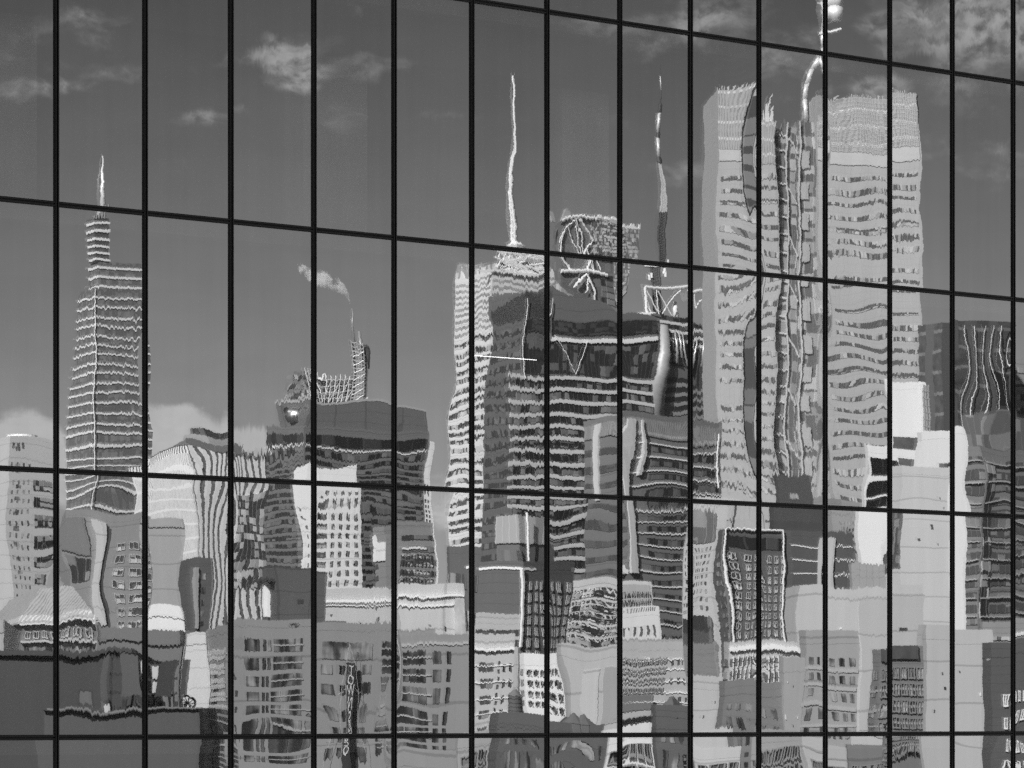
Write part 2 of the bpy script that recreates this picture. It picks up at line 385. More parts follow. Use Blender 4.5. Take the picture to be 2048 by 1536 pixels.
    def clutter(s, n, hpx=9, mats=None, seed=0):
        q = random.Random(seed + int(s.D)); c, r, l = s.T; px = s.D/F; W = r.x-c.x; Dp = l.y-c.y
        for i in range(int(n*1.7)):
            m = MB(); w = q.uniform(3, 15)*px; h = q.uniform(.4, 1.2)*hpx*px; u = c.x + W*q.uniform(.05, .9); v = c.y + min(Dp*.5, 3+q.random()*4)
            k = q.random()
            if k < .4:
                m.box(u, u+w, v, v+w, s.zt, s.zt+h); m.box(u-.02*w, u+1.02*w, v-.02*w, v+w, s.zt+h+.001, s.zt+h*1.06); nm = 'roof_unit'
            elif k < .55:
                for a in range(6): m.tube((u+w*a/5*1.6, v, s.zt), (u+w*a/5*1.6, v, s.zt+h*.8), .12*px, n=4)
                for a in (.4, .8): m.tube((u, v, s.zt+h*a), (u+w*1.6, v, s.zt+h*a), .12*px, n=4)
                nm = 'roof_railing'
            elif k < .65:
                m.tube((u, v, s.zt+h*.5), (u+w*1.5, v, s.zt+h*.5), 1.1*px, n=6); m.tube((u+w*1.5, v, s.zt), (u+w*1.5, v, s.zt+h*.5), 1.1*px, n=6); nm = 'roof_duct'
            elif k < .8: m.tube((u, v, s.zt), (u, v, s.zt+h*1.6), .8*px, .6*px); nm = 'vent_pipe'
            else:
                m.tube((u, v, s.zt), (u, v, s.zt+h), w*.3, w*.3, 10); nm = 'roof_fan'
            m.build(nm, q.choice(mats or [wall(.5), wall(.25), DARKM, STEEL]), s.root)

# ------------------------------------------------------------------ ground
def ground():
    m, t, p = newmat('street_ground'); oc = nd(t, 'ShaderNodeTexCoord').outputs['Object']
    c = ma(t, 'MULTIPLY_ADD', noise(t, oc, .02, 6), .12, .03); t.links.new(c, p.inputs['Base Color']); p.inputs['Roughness'].default_value = .9
    mb = MB(); mb.v = [Vector(q) for q in ((-4000, -4000, 0), (4000, -4000, 0), (4000, 4000, 0), (-4000, 4000, 0))]; mb.f = [[0, 1, 2, 3]]
    tag(mb.build('ground', m, mirror=False), kind='structure')
ground()

# ------------------------------------------------------------------ the glass office building
def facade():
    root = empty('office_building', (0, FD, 0), TH)
    tag(root, 'office building with a dark framed curtain wall of tall panes mirroring the skyline', 'building')
    frame_m = plain('black_anodised_frame', .012, .45, 0, .2); cap_m = plain('frame_cap', .055, .4, 0, .2); gap_m = plain('gasket', .004, .8)  # caps toned lighter than the frame as a painted line highlight
    xk = lambda k: PW*(k - K0)
    rows = [CZ + (HY-985.)/F*FD + PH*(2-i) for i in range(-1, 5)]
    k_lo, k_hi = -2, 15
    zlo, zhi = rows[-1], rows[0]
    mw = .034
    for k in range(k_lo, k_hi+1):                                    # mullions: two profiles and a gasket
        x = xk(k); m = MB()
        m.box(x-mw, x-.010, -.030, .05, zlo, zhi); m.box(x+.010, x+mw, -.030, .05, zlo, zhi); m.box(x-.0099, x+.0099, -.010, .05, zlo, zhi)
        o = m.build('mullion', frame_m, root, mirror=False)
        g_ = MB(); g_.box(x-mw+.006, x-.015, -.034, -.0301, zlo, zhi); g_.box(x+.015, x+mw-.006, -.034, -.0301, zlo, zhi)
        g_.build('cover_cap', cap_m, o, mirror=False)
    for z in rows:                                                   # transoms between the mullions
        m = MB(); c = MB()
        for k in range(k_lo, k_hi):
            a, b = xk(k)+mw, xk(k+1)-mw
            m.box(a, b, -.024, .05, z-.039, z-.009); m.box(a, b, -.024, .05, z+.009, z+.039); m.box(a, b, -.008, .05, z-.0089, z+.0089)
            c.box(a, b, -.028, -.0241, z+.015, z+.028); c.box(a, b, -.028, -.0241, z-.028, z-.015)
        o = m.build('transom', frame_m, root, mirror=False); c.build('cover_cap', cap_m, o, mirror=False)
    # panes, each bowed and tilted a little in its own way (slopes in milliradians, heights in mm)
    q = random.Random(21)
    NX, NZ = 26, 62
    EBR = [(.1, .5), (.2, 1.2), (1.0, 3.2), (2.0, 5.0), (.5, 2)]; ETR = [(.1, .3), (.1, .5), (.3, 1.6), (1.0, 3.0), (3, 6)]; WR = (1, 1, 1, 1.15, 2.2)
    TUNE = globals().get('PANES', {})
    for r in range(len(rows)-1):
        for k in range(k_lo, k_hi):
            x0, x1 = xk(k)+mw-.004, xk(k+1)-mw+.004; z0, z1 = rows[r+1]+.035, rows[r]-.035
            W, H = x1-x0, z1-z0
            c = dict(tx=max(-1, min(1, q.gauss(0, .5))), tz=max(-.9, min(.9, q.gauss(0, .42))), p=q.uniform(.08, .32)*q.choice((1, 1, -1)), w=q.uniform(.5, 1.1)*WR[r],
                     eb=q.uniform(*EBR[r])*q.choice((1, -1)), et=q.uniform(*ETR[r])*q.choice((1, -1)), vx=q.gauss(0, .16))
            c.update(TUNE.get((r-1, k), {}))
            wav = [(q.uniform(1, 6)*q.choice((1, -1)), q.uniform(1., 5), q.uniform(0, 6.28), q.uniform(.14, .48)*c['w']) for _ in range(4)]
            wav += [(q.uniform(0, 2), q.uniform(5, 10), q.uniform(0, 6.28), q.uniform(.04, .12)*c['w']) for _ in range(2)]
            vs = []
            for j in range(NZ+1):
                for i in range(NX+1):
                    u, v = i/NX, j/NZ; s, t = 2*u-1, 2*v-1; X, Z = u*W, v*H
                    h = c['tx']*(X-W/2) + c['tz']*(Z-H/2) + c['p']*(1-s*s)*(1-t*t)
                    h += c['vx']*(W/6)*math.sin(math.pi*s)*(.6+.4*t)
                    for (a, b, ph, am) in wav: h += am/math.hypot(a, b)*math.cos(a*X+b*Z+ph)*min(1, 6*(1-abs(s)))*1.0
                    db, dt = Z, H-Z
                    h += c['eb']*.11*math.exp(-(db/.30)**2)*(1+.5*math.cos(2.6*s)) + c['et']*.11*math.exp(-(dt/.25)**2)*(1+.5*math.cos(2.2*s))
                    for fn in c.get('f', ()): h += fn(s, t, X, Z)
                    vs.append((X, -h*.001, Z))
            fs = [[j*(NX+1)+i, j*(NX+1)+i+1, (j+1)*(NX+1)+i+1, (j+1)*(NX+1)+i] for j in range(NZ) for i in range(NX)]
            me = bpy.data.meshes.new('glass_pane'); me.from_pydata(vs, [], fs); me.polygons.foreach_set('use_smooth', [True]*len(fs)); me.materials.append(GLASS)
            o = bpy.data.objects.new('glass_pane', me); col.objects.link(o); o.parent = root; o.location = (x0, .0, z0)
    # rooms behind the glass
    light = plain('painted_plaster', .95, .8, 0, .05); mid = plain('ceiling_board', .60, .8, 0, .05); carpet = plain('carpet', .2, .95)
    xa, xb = xk(k_lo), xk(k_hi)
    for i, z in enumerate(rows):
        m = MB(); m.box(xa, xb, .12, 9, z-.25, z+.02); m.build('floor_slab', mid, root, mirror=False)
        m = MB(); m.box(xa, xb, .5, .8, z-1.0, z-.2502); m.build('ceiling_beam', plain('beam_paint', .16, .8), root, mirror=False)
    m = MB(); m.box(xa, xb, 9, 9.2, zlo, zhi); m.build('back_wall', plain('partition_wall', .62, .8), root, mirror=False)
    for (px, w, ya_row) in ((190, .42, 1), (833, .62, 1), (95, .2, 4), (1330, .5, 1), (185, .3, 4), (1750, .5, 2), (640, .4, 4), (1600, .5, 1), (60, .3, 2)):
        dep = 1.3; x = (px-1024)
        tt = x*FD/(F*math.cos(TH) - x*math.sin(TH)) - dep*.45
        r = ya_row; m = MB(); m.box(tt-w, tt+w, dep, dep+.5, rows[r+1]+.03, rows[r]-.2504)
        m.build('column', light, root, mirror=False)
    # a lit fluorescent tube hanging behind the glass
    e, t, p = newmat('lit_tube'); p.inputs['Emission Color'].default_value = (1, 1, 1, 1); p.inputs['Emission Strength'].default_value = 3.0
    def onglass(px, py, dep):
        x = px-1024; tt = x*FD/(F*math.cos(TH) - x*math.sin(TH)); d = FD + tt*math.sin(TH)
        k = 1 + dep*math.cos(TH)/d
        wx, wy = kx(px)*d*k, d*k
        lx = wx*math.cos(TH) + (wy-FD)*math.sin(TH); ly = -wx*math.sin(TH) + (wy-FD)*math.cos(TH)
        return (lx, ly, CZ + (HY-py)/F*d*k)
    m = MB(); m.tube(onglass(948, 711, 1.2), onglass(1073, 720, 1.2), .006); lt = m.build('tube', e, None, mirror=False)
    a_, b_ = onglass(948, 711, 1.2), onglass(1073, 720, 1.2)
    lr = empty('ceiling_light', (0, FD, 0), TH); tag(lr, 'lit thin fluorescent tube hanging just behind the glass wall', 'ceiling light'); lt.parent = lr
    m = MB(); m.tube((a_[0], a_[1], a_[2]+.012), (a_[0], a_[1], rows[1]-.26), .003); m.tube((b_[0], b_[1], b_[2]+.012), (b_[0], b_[1], rows[1]-.26), .003); m.build('hanger', DARKM, lr, mirror=False)
    # the rest of the building, outside the frame
    bodym = glaz(.02, .06, .2, 1.5, 3.8)
    X0, X1 = xa-60, xb+30; Z1 = 72
    for nm, b in (('lower_wall', (X0, X1, .02, 40, 0, zlo-.040)), ('upper_wall', (X0, X1, .02, 40, zhi+.040, Z1)), ('side_wall', (X0, xa-mw-.001, .02, 40, zlo-.052, zhi+.052)), ('side_wall', (xb+mw+.001, X1, .02, 40, zlo-.052, zhi+.052)), ('rear_wall', (xa-mw, xb+mw, 20, 40, zlo-.052, zhi+.052))):
        m = MB(); m.box(*b); m.build(nm, bodym, root, mirror=False)
    return rows
PANES = {}
def side_pull(A, a=0.0, p=2):
    # one side of a pane bowed more at its head and foot than at mid height
    def fn(s, t, X, Z):
        u = abs(s) if (s > 0) == (A[1] > 0) else 0.0
        g = u*u/1.2 if u < .6 else u-.3
        return A[0]*.71*g*abs(t)**p
    return fn
PANES = {(0, 8): dict(f=[side_pull((3.8, 1), p=1.5)], p=.05, w=.5), (1, 8): dict(f=[side_pull((3.6, 1), p=3)], p=.05, w=.5, eb=.6),
         (1, 11): dict(w=.4, p=.08, vx=0, tx=.1), (2, 10): dict(w=.5, p=.1, vx=0, tx=-.1), (2, 11): dict(w=.35, p=.05, vx=0, tx=.1, eb=1.0), (2, 12): dict(w=.4, p=.05, vx=.05, tx=0, eb=.8), (0, 9): dict(f=[side_pull((-1.6, -1))], p=.05), (1, 9): dict(f=[side_pull((-1.4, -1), p=3)], eb=1.2)}
ROWS = facade()

# ------------------------------------------------------------------ the city the glass mirrors
B = Bld
W8 = wall(.94, 3.8, 0, .08); W7 = wall(.62, 3.6, 0, .1); C4 = wall(.33, 3.0, 0, .14); C3 = wall(.24, 3.2, 0, .16); D1 = wall(.085, 4, 0, .2); D2 = wall(.13, 4, 0, .2); C5 = wall(.48, 3.3, 0, .12)
G1 = glaz(.02, .30, .4, 1.6, 3.6); G2 = glaz(.03, .45, .45, 1.2, 1.9); GM = glaz(.05, .22, .5, 2.4, 3.6, .12); GD = glaz(.012, .12, .3, 1.8, 3.5, .1); GN = glaz(.03, .40, .5, .55, 1.3)

GN = drapes(.03, .5, 6.); G2 = drapes(.03, .6, 4.)
# -- slender tapering glass tower with a bright mast
b = B('skyscraper', 'slender tapering glass tower with thin pale floor lines and a bright mast', (150, 186, 286), 572, 2200, glaz(.16, .28, .5, 2, 3.7, .25), bot=(123, 178, 290), ybot=945)
LN = plain('pale_spandrel', .95, .4)
def ring(bl, ya, yb, n, duty, mat, name='floor_band'):
    bl.bands(ya, yb, n, duty, mat, name, fr=(0, 1), fl=(0, 1), out=.5, jit=.12)
ring(b, 580, 1120, 28, .2, LN)
m = MB(); m.tube((-.3, -.5, 10), (-.3, -.5, b.zt), .35, n=4); m.build('corner_trim', LN, b.root)
t1 = [b.pt('R', f, b.zt) for f in (.12, .98)]
def sub(bl, name, f0, f1, v, ya, yb, mat, rings=0, k=1.0):
    c, r, l = bl.T; W = r.x-c.x; m = MB()
    m.box(c.x+W*f0, c.x+W*f1, c.y+.3, c.y+v, zz(yb, bl.D)-.5, zz(ya, bl.D)); o = m.build(name, mat, bl.root)
    for i in range(rings):
        y = ya + (yb-ya)*(i+.6)/rings; h = 1.1; m = MB(); m.box(c.x+W*f0-.5, c.x+W*f1+.5, c.y-.2, c.y+v+.3, zz(y, bl.D)-h, zz(y, bl.D)+h*.2); m.build('floor_band', LN, bl.root)
sub(b, 'upper_block', .10, 1.0, 20, 516, 572, glaz(.16, .28, .5, 2, 3.7, .25), 3)
sub(b, 'crown', .06, .34, 14, 432, 516, glaz(.10, .15, .5, 4, 7.4, .25), 6)
c, r, l = b.T; W = r.x-c.x
m = MB()
for i in range(5): m.tube((c.x+W*(.06+.05*i), c.y, zz(432, 2200)), (c.x+W*(.06+.05*i), c.y, zz(424-3*i, 2200)), .5)
m.box(c.x+W*.06, c.x+W*.30, c.y, c.y+4, zz(426, 2200), zz(424, 2200)); m.build('crown_screen', plain('crown_metal', .3, .4), b.root)
m = MB(); mx_ = locx(b, 202, 5); m.tube((mx_, 5, zz(440, 2200)), (mx_, 5, zz(320, 2200)), 1.9, .35, 10); m.build('mast', plain('mast_white', .95, .4, .3), b.root, smooth=True)

# -- pale block with rounded top and window columns
b = B('apartment_block', 'pale apartment block with rounded roof corner and one column of small windows', (-90, 8, 86), 890, 900, wall(.6, 3.4, 0, .06), group=None)
b.grid('R', 10, 50, 4, 930, 1220, 14, .3, .4, G2)
b.grid('R', 10, 40, 1, 900, 1150, 9, .3, .3, G2); b.grid('R', 52, 84, 1, 950, 1240, 8, .8, .62, glaz(.03, .5, .5, .9, 1.3)); b.grid('R', 12, 40, 3, 898, 915, 1, .5, .8, G1)
m = MB(); c, r, l = b.T; m.tube((c.x+5, c.y+5, b.zt), (c.x+5, c.y+5, b.zt+1.6), 4.4, 3.9, 20); m.build('penthouse', WHITE, b.root)
b.clutter(5, 8)

# -- ribbed tower with a sloping roof
b = B('office_tower', 'striped tower with vertical white ribs and a roof sweeping down to one side', (262, 394, 545), 905, 1000, fins(.92, .07, 1.9, .6), group=None, roof=False)
m = MB(); pts = [(262, 943), (300, 940), (330, 922), (360, 904), (392, 893), (430, 889), (470, 897), (545, 912)]
c, r, l = b.T
def locU(bl, px):
    f = bl.fr('R', px) if px >= bl.cols[1] else -bl.fr('L', px); return f
for (a, ya), (d, yb) in zip(pts[:-1], pts[1:]):
    for fc in ('L' if a < 394 - 1 else 'R',):
        fa, fb = bl_ = (b.fr(fc, a), b.fr(fc, d)); fb = max(0, min(1, fb)); fa = max(0, min(1, fa))
        P0, P1 = b.pt(fc, fa, 0, .3), b.pt(fc, fb, 0, .3); I0, I1 = b.pt(fc, fa, 0, -14), b.pt(fc, fb, 0, -14)
        za, zb_ = zz(ya, 1000), zz(yb, 1000); zl = b.zt+.01
        za = max(za, zl+.1); zb_ = max(zb_, zl+.1)
        m.hex([(P0.x, P0.y, zl), (P1.x, P1.y, zl), (I1.x, I1.y, zl), (I0.x, I0.y, zl), (P0.x, P0.y, za), (P1.x, P1.y, zb_), (I1.x, I1.y, zb_), (I0.x, I0.y, za)])
m.build('roof', wall(.2, 0, 0, .3), b.root)
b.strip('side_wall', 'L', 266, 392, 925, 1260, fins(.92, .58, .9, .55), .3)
b.mass('roof_box', .30, .58, .1, .4, 872, 908, wall(.4, 1.2)); b.mass('penthouse', .32, .48, .12, .3, 858, 872, GM); b.clutter(6, 12)
b.strip('window_band', 'R', 470, 540, 985, 1180, glaz(.06, .8, .5, 1.1, 2.4), .35)

# -- dark office block with a solid crown
b = B('office_tower', 'dark office block topped by a blank grey crown storey', (538, 606, 852), 866, 700, wall(.20, 3.4, 0, .1), bot=(540, 610, 838), ybot=1170)
b.bands(872, 892, 1, .9, glaz(.02, .08, .4, 3, 4), faces='RL'); b.bands(896, 1190, 20, .52, glaz(.02, .24, .45, 1.3, 3, .15)); b.bands(893, 897, 1, .5, LN, 'floor_band')
b.mass('crown', .0, 1.0, .03, .52, 806, 866, wall(.17, 1.7, 6, .06)); b.mass('crown_band', -.004, 1.004, .026, .525, 801, 806, plain('coping', .5, .5))
m = MB(); c, r, l = b.T; W = r.x-c.x
m.tube((c.x+W*.02, c.y+3.0, zz(845, 700)), (c.x+W*.02, c.y+3.0, zz(818, 700)), 1.4, 1.5, 12); m.tube((c.x+W*.22, c.y+2.9, zz(835, 700)), (c.x+W*.22, c.y+2.9, zz(822, 700)), .8, .8, 12); m.build('glint_drum', STEEL, b.root, smooth=True)  # added shiny drums stand in for a bright glint on the crown
m = MB()
for i in range(14):
    u = c.x+W*(.03+.30*rnd.random()); m.tube((u, c.y+4, zz(804, 700)), (u+rnd.uniform(-.4, .4), c.y+4, zz(804-rnd.uniform(3, 14), 700)), .08)
for i in range(10):
    u = c.x+W*(.36+.2*rnd.random()); m.tube((u, c.y+4, zz(804, 700)), (u+rnd.uniform(-1, 1), c.y+4, zz(804-rnd.uniform(2, 9), 700)), .12)
m.build('railing', WHITE, b.root)
# -- unfinished block in scaffolding with a smoking stack
b = B('construction_frame', 'unfinished grey block in scaffolding behind the blank crown', (586, 600, 702), 756, 1000, wall(.22, 2.6, 0, .25), roof=False)
b.bands(760, 860, 7, .55, glaz(.04, .6, .5, 1.6, 2.2)); m = MB(); c, r, l = b.T; W = r.x-c.x
for i in range(13):
    u = c.x+W*i/12; m.tube((u, c.y-.9, zz(850, 1000)), (u, c.y-.9, zz(750-rnd.random()*5, 1000)), .12)
for i in range(8): m.tube((c.x, c.y-.9, zz(757+12*i, 1000)), (c.x+W, c.y-.9, zz(757+12*i, 1000)), .1)
for i in range(6): m.tube((c.x+W*i/6, c.y-1, zz(800, 1000)), (c.x+W*(i+1)/6, c.y-1, zz(760, 1000)), .08)
m.build('scaffolding', WHITE, b.root)
D = 980.; ro = place('chimney_stack', 715, D); tag(ro, 'tall industrial stack with ladders and a dark tank beside the unfinished block', 'chimney')
px = D/F
def X_(p, base=715): return (p-base)*px
m = MB(); m.box(X_(696), X_(703), -.5, 1.5, zz(820, D), zz(690, D)); m.box(X_(721), X_(729), 0, 3, 0, zz(720, D)); m.build('shaft', wall(.22, 2), ro)
m = MB(); m.tube((X_(727), 1, zz(735, D)), (X_(728), 1, zz(696, D)), 7*px, 10*px, 14); m.tube((X_(728), 1, zz(696, D)), (X_(727), 1, zz(690, D)), 10*px, 7*px, 14); m.build('tank', plain('tank', .07, .4), ro, smooth=True)
m = MB(); m.tube((X_(718), 0, zz(740, D)), (X_(718), 0, zz(666, D)), 3.5*px, 3.5*px, 10); m.tube((X_(704), 0, zz(690, D)), (X_(706), 0, zz(617, D)), 2.4*px, 1.6*px, 10); m.tube((X_(700), 0, zz(665, D)), (X_(709), 0, zz(665, D)), .8*px, .8*px); m.build('flue', plain('flue', .45, .35, .3), ro, smooth=True)
m = MB()
for i in range(16):
    y = 690+8*i; m.tube((X_(697), -1, zz(y, D)), (X_(722), -1, zz(y+rnd.uniform(-2, 2), D)), .18)
for x in (697, 704, 710, 716, 722): m.tube((X_(x), -1, zz(820, D)), (X_(x), -1, zz(688, D)), .16)
for i in range(7): m.tube((X_(697), -1.1, zz(812-16*i, D)), (X_(722), -1.1, zz(800-16*i, D)), .14)
m.build('lattice_frame', plain('galvanised', .5, .4, .4), ro)

# -- smoke plume
sm = bpy.data.materials.new('smoke'); sm.use_nodes = True; t = sm.node_tree; t.nodes.clear()
pv = nd(t, 'ShaderNodeVolumePrincipled'); pv.inputs['Color'].default_value = (.99, .99, .99, 1); pv.inputs['Anisotropy'].default_value = -.35; oc = nd(t, 'ShaderNodeTexCoord').outputs['Object']
d_ = ma(t, 'MULTIPLY', sstep(t, noise(t, oc, .28, 5, .65),   .44, .60), 1.0); t.links.new(d_, pv.inputs['Density']); oo = nd(t, 'ShaderNodeOutputMaterial'); t.links.new(pv.outputs[0], oo.inputs['Volume'])
so = place('smoke', 706, D); tag(so, 'pale smoke plume drifting back from the tall stack', 'smoke', kind='stuff')
path = [(706, 617, 3), (701, 602, 5), (694, 588, 8), (684, 576, 12), (672, 570, 14), (658, 566, 16), (645, 562, 17), (630, 558, 15), (612, 552, 12), (598, 548, 8)]
vs = []; fs = []; n = 12
for i, (x, y, r) in enumerate(path):
    for j in range(n):
        a = 2*math.pi*j/n; rr = r*px*rnd.uniform(.9, 1.15); vs.append(((x-706)*px, -rr*math.cos(a), zz(y, D)+rr*math.sin(a)*.95))
for i in range(len(path)-1):
    for j in range(n): k = (j+1) % n; fs.append([i*n+j, i*n+k, (i+1)*n+k, (i+1)*n+j])
fs.append(list(range(n))[::-1]); fs.append([(len(path)-1)*n+i for i in range(n)])
me = bpy.data.meshes.new('plume'); me.from_pydata([(a, -b_, c_) for a, b_, c_ in vs], [], [f[::-1] for f in fs]); me.materials.append(sm); ob = bpy.data.objects.new('plume', me); col.objects.link(ob); ob.parent = so

# -- white stepped tower and its far neighbour
b = B('office_tower', 'bright white tower with a pointed top and loose square window grid', (594, 622, 716), 942, 600, W8, phi=R(20))
b.grid('R', 640, 714, 5, 985, 1190, 11, .42, .6, glaz(.03, .5, .35, .6, 1.1)); b.grid('L', 598, 620, 2, 1010, 1180, 9, .3, .4, GN)
c, r, l = b.T; m = MB(); W = r.x-c.x; z = b.zt+.91; m.hex([(c.x, c.y, z), (r.x, c.y, z), (r.x, c.y+5, z), (c.x, c.y+5, z), (c.x+W*.55, c.y, z+.3), (r.x, c.y, z+1.4), (r.x, c.y+5, z+1.4), (c.x+W*.55, c.y+5, z+.3)]); m.build('roof', W8, b.root)
b = B('office_tower', 'narrow white tower with black slots showing past the dark block', (838, 846, 862), 893, 1300, W8, bot=(838, 844, 864), ybot=1060)
b.grid('R', 847, 861, 2, 960, 1080, 9, .5, .6, GD)
b = B('office_block', 'grey block with white horizontal sills below the narrow white tower', (738, 760, 862), 1060, 560, wall(.30, 3.2), phi=R(24))
b.grid('R', 766, 856, 14, 1112, 1190, 5, .5, .5, glaz(.05, .8, .5, .8, 1), out=.2)
b.bands(1070, 1190, 5, .4, GM); b.strip('wall_panel', 'L', 740, 750, 1066, 1120, W8, .3); b.clutter(6, 10); b.strip('floor_band', 'R', 790, 845, 1102, 1106, W8, .3)

# -- white crystalline tower with a tall spire
b = B('skyscraper', 'bright crystalline tower with slanted crown and the tallest white spire', (914, 990, 1110), 540, 1700, wall(.80, 6, 0, .1), bot=(898, 978, 1130), ybot=1000, roof=False)
b.bands(548, 660, 9, .42, glaz(.34, .5, .5, 4, 5)); b.bands(664, 1110, 22, .50, glaz(.05, .8, .55, 2.6, 3.4), jit=.1)
c, r, l = b.T; W = r.x-c.x; Dp = l.y-c.y; z = b.zt; DD = 1700.
wm = wall(.78, 3, 0, .08)
m = MB(); m.hex([(c.x, c.y, z), (r.x, c.y, z), (r.x, l.y, z), (c.x, l.y, z), (c.x, c.y, zz(528, DD)), (c.x+W*.7, c.y+Dp*.1, zz(505, DD)), (r.x-W*.3, l.y-6, zz(500, DD)), (c.x+2, l.y, zz(512, DD))]); m.build('crown', glaz(.35, .9, .6, 3, 5), b.root)
m = MB()
for i in range(26):
    a0 = (c.x+W*rnd.uniform(.02, .75), c.y-.6, zz(rnd.uniform(500, 540), DD)); a1 = (c.x+W*rnd.uniform(.02, .85), c.y-.6, zz(rnd.uniform(496, 545), DD)); m.tube(a0, a1, .45)
m.build('crown_truss', WHITE, b.root)
m = MB(); m.hex([(c.x-W*.2, c.y-1.5, zz(548, DD)), (c.x+W*.55, c.y-1.5, zz(548, DD)), (c.x+W*.5, c.y-.8, zz(548, DD)), (c.x-W*.1, c.y-.8, zz(548, DD)), (c.x-W*.3, c.y-1.5, zz(541, DD)), (c.x+W*.7, c.y-1.5, zz(541, DD)), (c.x+W*.7, c.y-.8, zz(541, DD)), (c.x-W*.3, c.y-.8, zz(541, DD))]); m.build('crown_facet', WHITE, b.root)
m = MB(); m.hex([(r.x, c.y+1, 20), (r.x+W*.42, c.y+1, 20), (r.x+W*.42, l.y-2, 20), (r.x, l.y-2, 20), (r.x, c.y+1, zz(548, DD)), (r.x+W*.42, c.y+1, zz(590, DD)), (r.x+W*.42, l.y-2, zz(590, DD)), (r.x, l.y-2, zz(548, DD))]); m.build('lower_wing', glaz(.4, .85, .6, 1.6, 8), b.root)
D = 1720.; px = D/F; sp_ = MB(); x0 = 20.
def SX(p, v=12): return locx(b, p, v)
for (ya, yb, ra, rb) in ((495, 330, 5.0, 2.6), (330, 240, 2.4, 1.7), (240, 147, 1.6, .5)):
    for k in range(3):
        a = 2*math.pi*k/3+.4; t0 = (ya-147)/348; t1_ = (yb-147)/348
        ca = (SX(1013+9*t0)+ra*.8*px*math.cos(a), 12+ra*.8*px*math.sin(a), zz(ya, D)); cb_ = (SX(1013+9*t1_)+rb*.8*px*math.cos(a), 12+rb*.8*px*math.sin(a), zz(yb, D)); sp_.tube(ca, cb_, .6, .5)
    nn = int((ya-yb)/6)
    for i in range(nn):
        t = i/nn; y = ya+(yb-ya)*t; rr = (ra+(rb-ra)*t)*px*.9; cx_ = SX(1013+9*(y-147)/348); s_ = 1 if i % 2 else -1
        sp_.tube((cx_-s_*rr, 12, zz(y, D)), (cx_+s_*rr, 12, zz(y-6, D)), .4)
sp_.tube((SX(1018), 12, zz(340, D)), (SX(1013), 12, zz(146, D)), .9, .5)
sp_.build('spire', plain('spire_steel', .95, .4, .2, .03), b.root)
m = MB(); m.tube((SX(1022), 12, zz(500, D)), (SX(1022), 12, zz(487, D)), 8*px, 17*px, 10); m.tube((SX(1022), 12, zz(487, D)), (SX(1022), 12, zz(478, D)), 16*px, 5*px, 10); m.build('spire_base', WHITE, b.root)

# -- faceted tower with a braced crown
b = B('skyscraper', 'grey faceted tower with zigzag white bracing and two horn-like roof peaks', (1096, 1134, 1232), 452, 1900, glaz(.16, .22, .5, 5, 5, .3), bot=(1088, 1130, 1248), ybot=640, roof=False)
c, r, l = b.T; DD = 1900.; px = DD/F; W = r.x-c.x
m = MB()
for (xa, xb, yt, f) in ((1085, 1105, 428, 'L'), (1124, 1150, 428, 'R')):
    u = (xa-1134)*px*1.1; w = (xb-xa)*px
    m.hex([(u, -1, b.zt-.5), (u+w, -1, b.zt-.5), (u+w, 1.5, b.zt-.5), (u, 1.5, b.zt-.5), (u+w*.1, -1, zz(yt, DD)), (u+w*.22, -1, zz(yt, DD)), (u+w*.22, 1.5, zz(yt, DD)), (u+w*.1, 1.5, zz(yt, DD))])
m.build('roof_peak', plain('peak_glass', .42, .3), b.root)
m = MB()
def zig(pts, r_=.4):
    for (a, ya), (d, yb) in zip(pts[:-1], pts[1:]): m.tube(((a-1134)*px*1.12, -1.2, zz(ya, DD)), ((d-1134)*px*1.12, -1.2, zz(yb, DD)), r_)
zig([(1128, 500), (1138, 472), (1163, 453), (1190, 492), (1178, 510), (1190, 540)]); zig([(1138, 472), (1130, 520), (1146, 541), (1163, 547), (1178, 510)]); zig([(1152, 580), (1163, 552), (1180, 612)]); zig([(rnd.uniform(1128, 1180), rnd.uniform(448, 600)) for _ in range(7)], .22); zig([(1126, 452), (1200, 450)], 1.); zig([(1130, 545), (1210, 548)], 1.)
m.build('bracing', WHITE, b.root)
b.strip('mottled_panel', 'R', 1186, 1230, 452, 520, glaz(.1, .8, .6, 1.2, 1.6), .8); b.strip('window_band', 'R', 1186, 1230, 548, 640, glaz(.04, .3, .5, 10, 3.4), .8)
b = B('office_tower', 'pale tower with ragged fluted crown behind the braced tower', (1196, 1204, 1276), 452, 2300, glaz(.2, .75, .6, 1.8, 2.6), bot=(1196, 1204, 1262), ybot=560, roof=False)
m = MB()
c, r, l = b.T
for i in range(20): u = c.x+(r.x-c.x)*i/19; m.box(u-.6, u+.6, c.y, c.y+1.5, b.zt, b.zt+rnd.uniform(.3, 3.4))
m.build('crown_fin', WHITE, b.root)

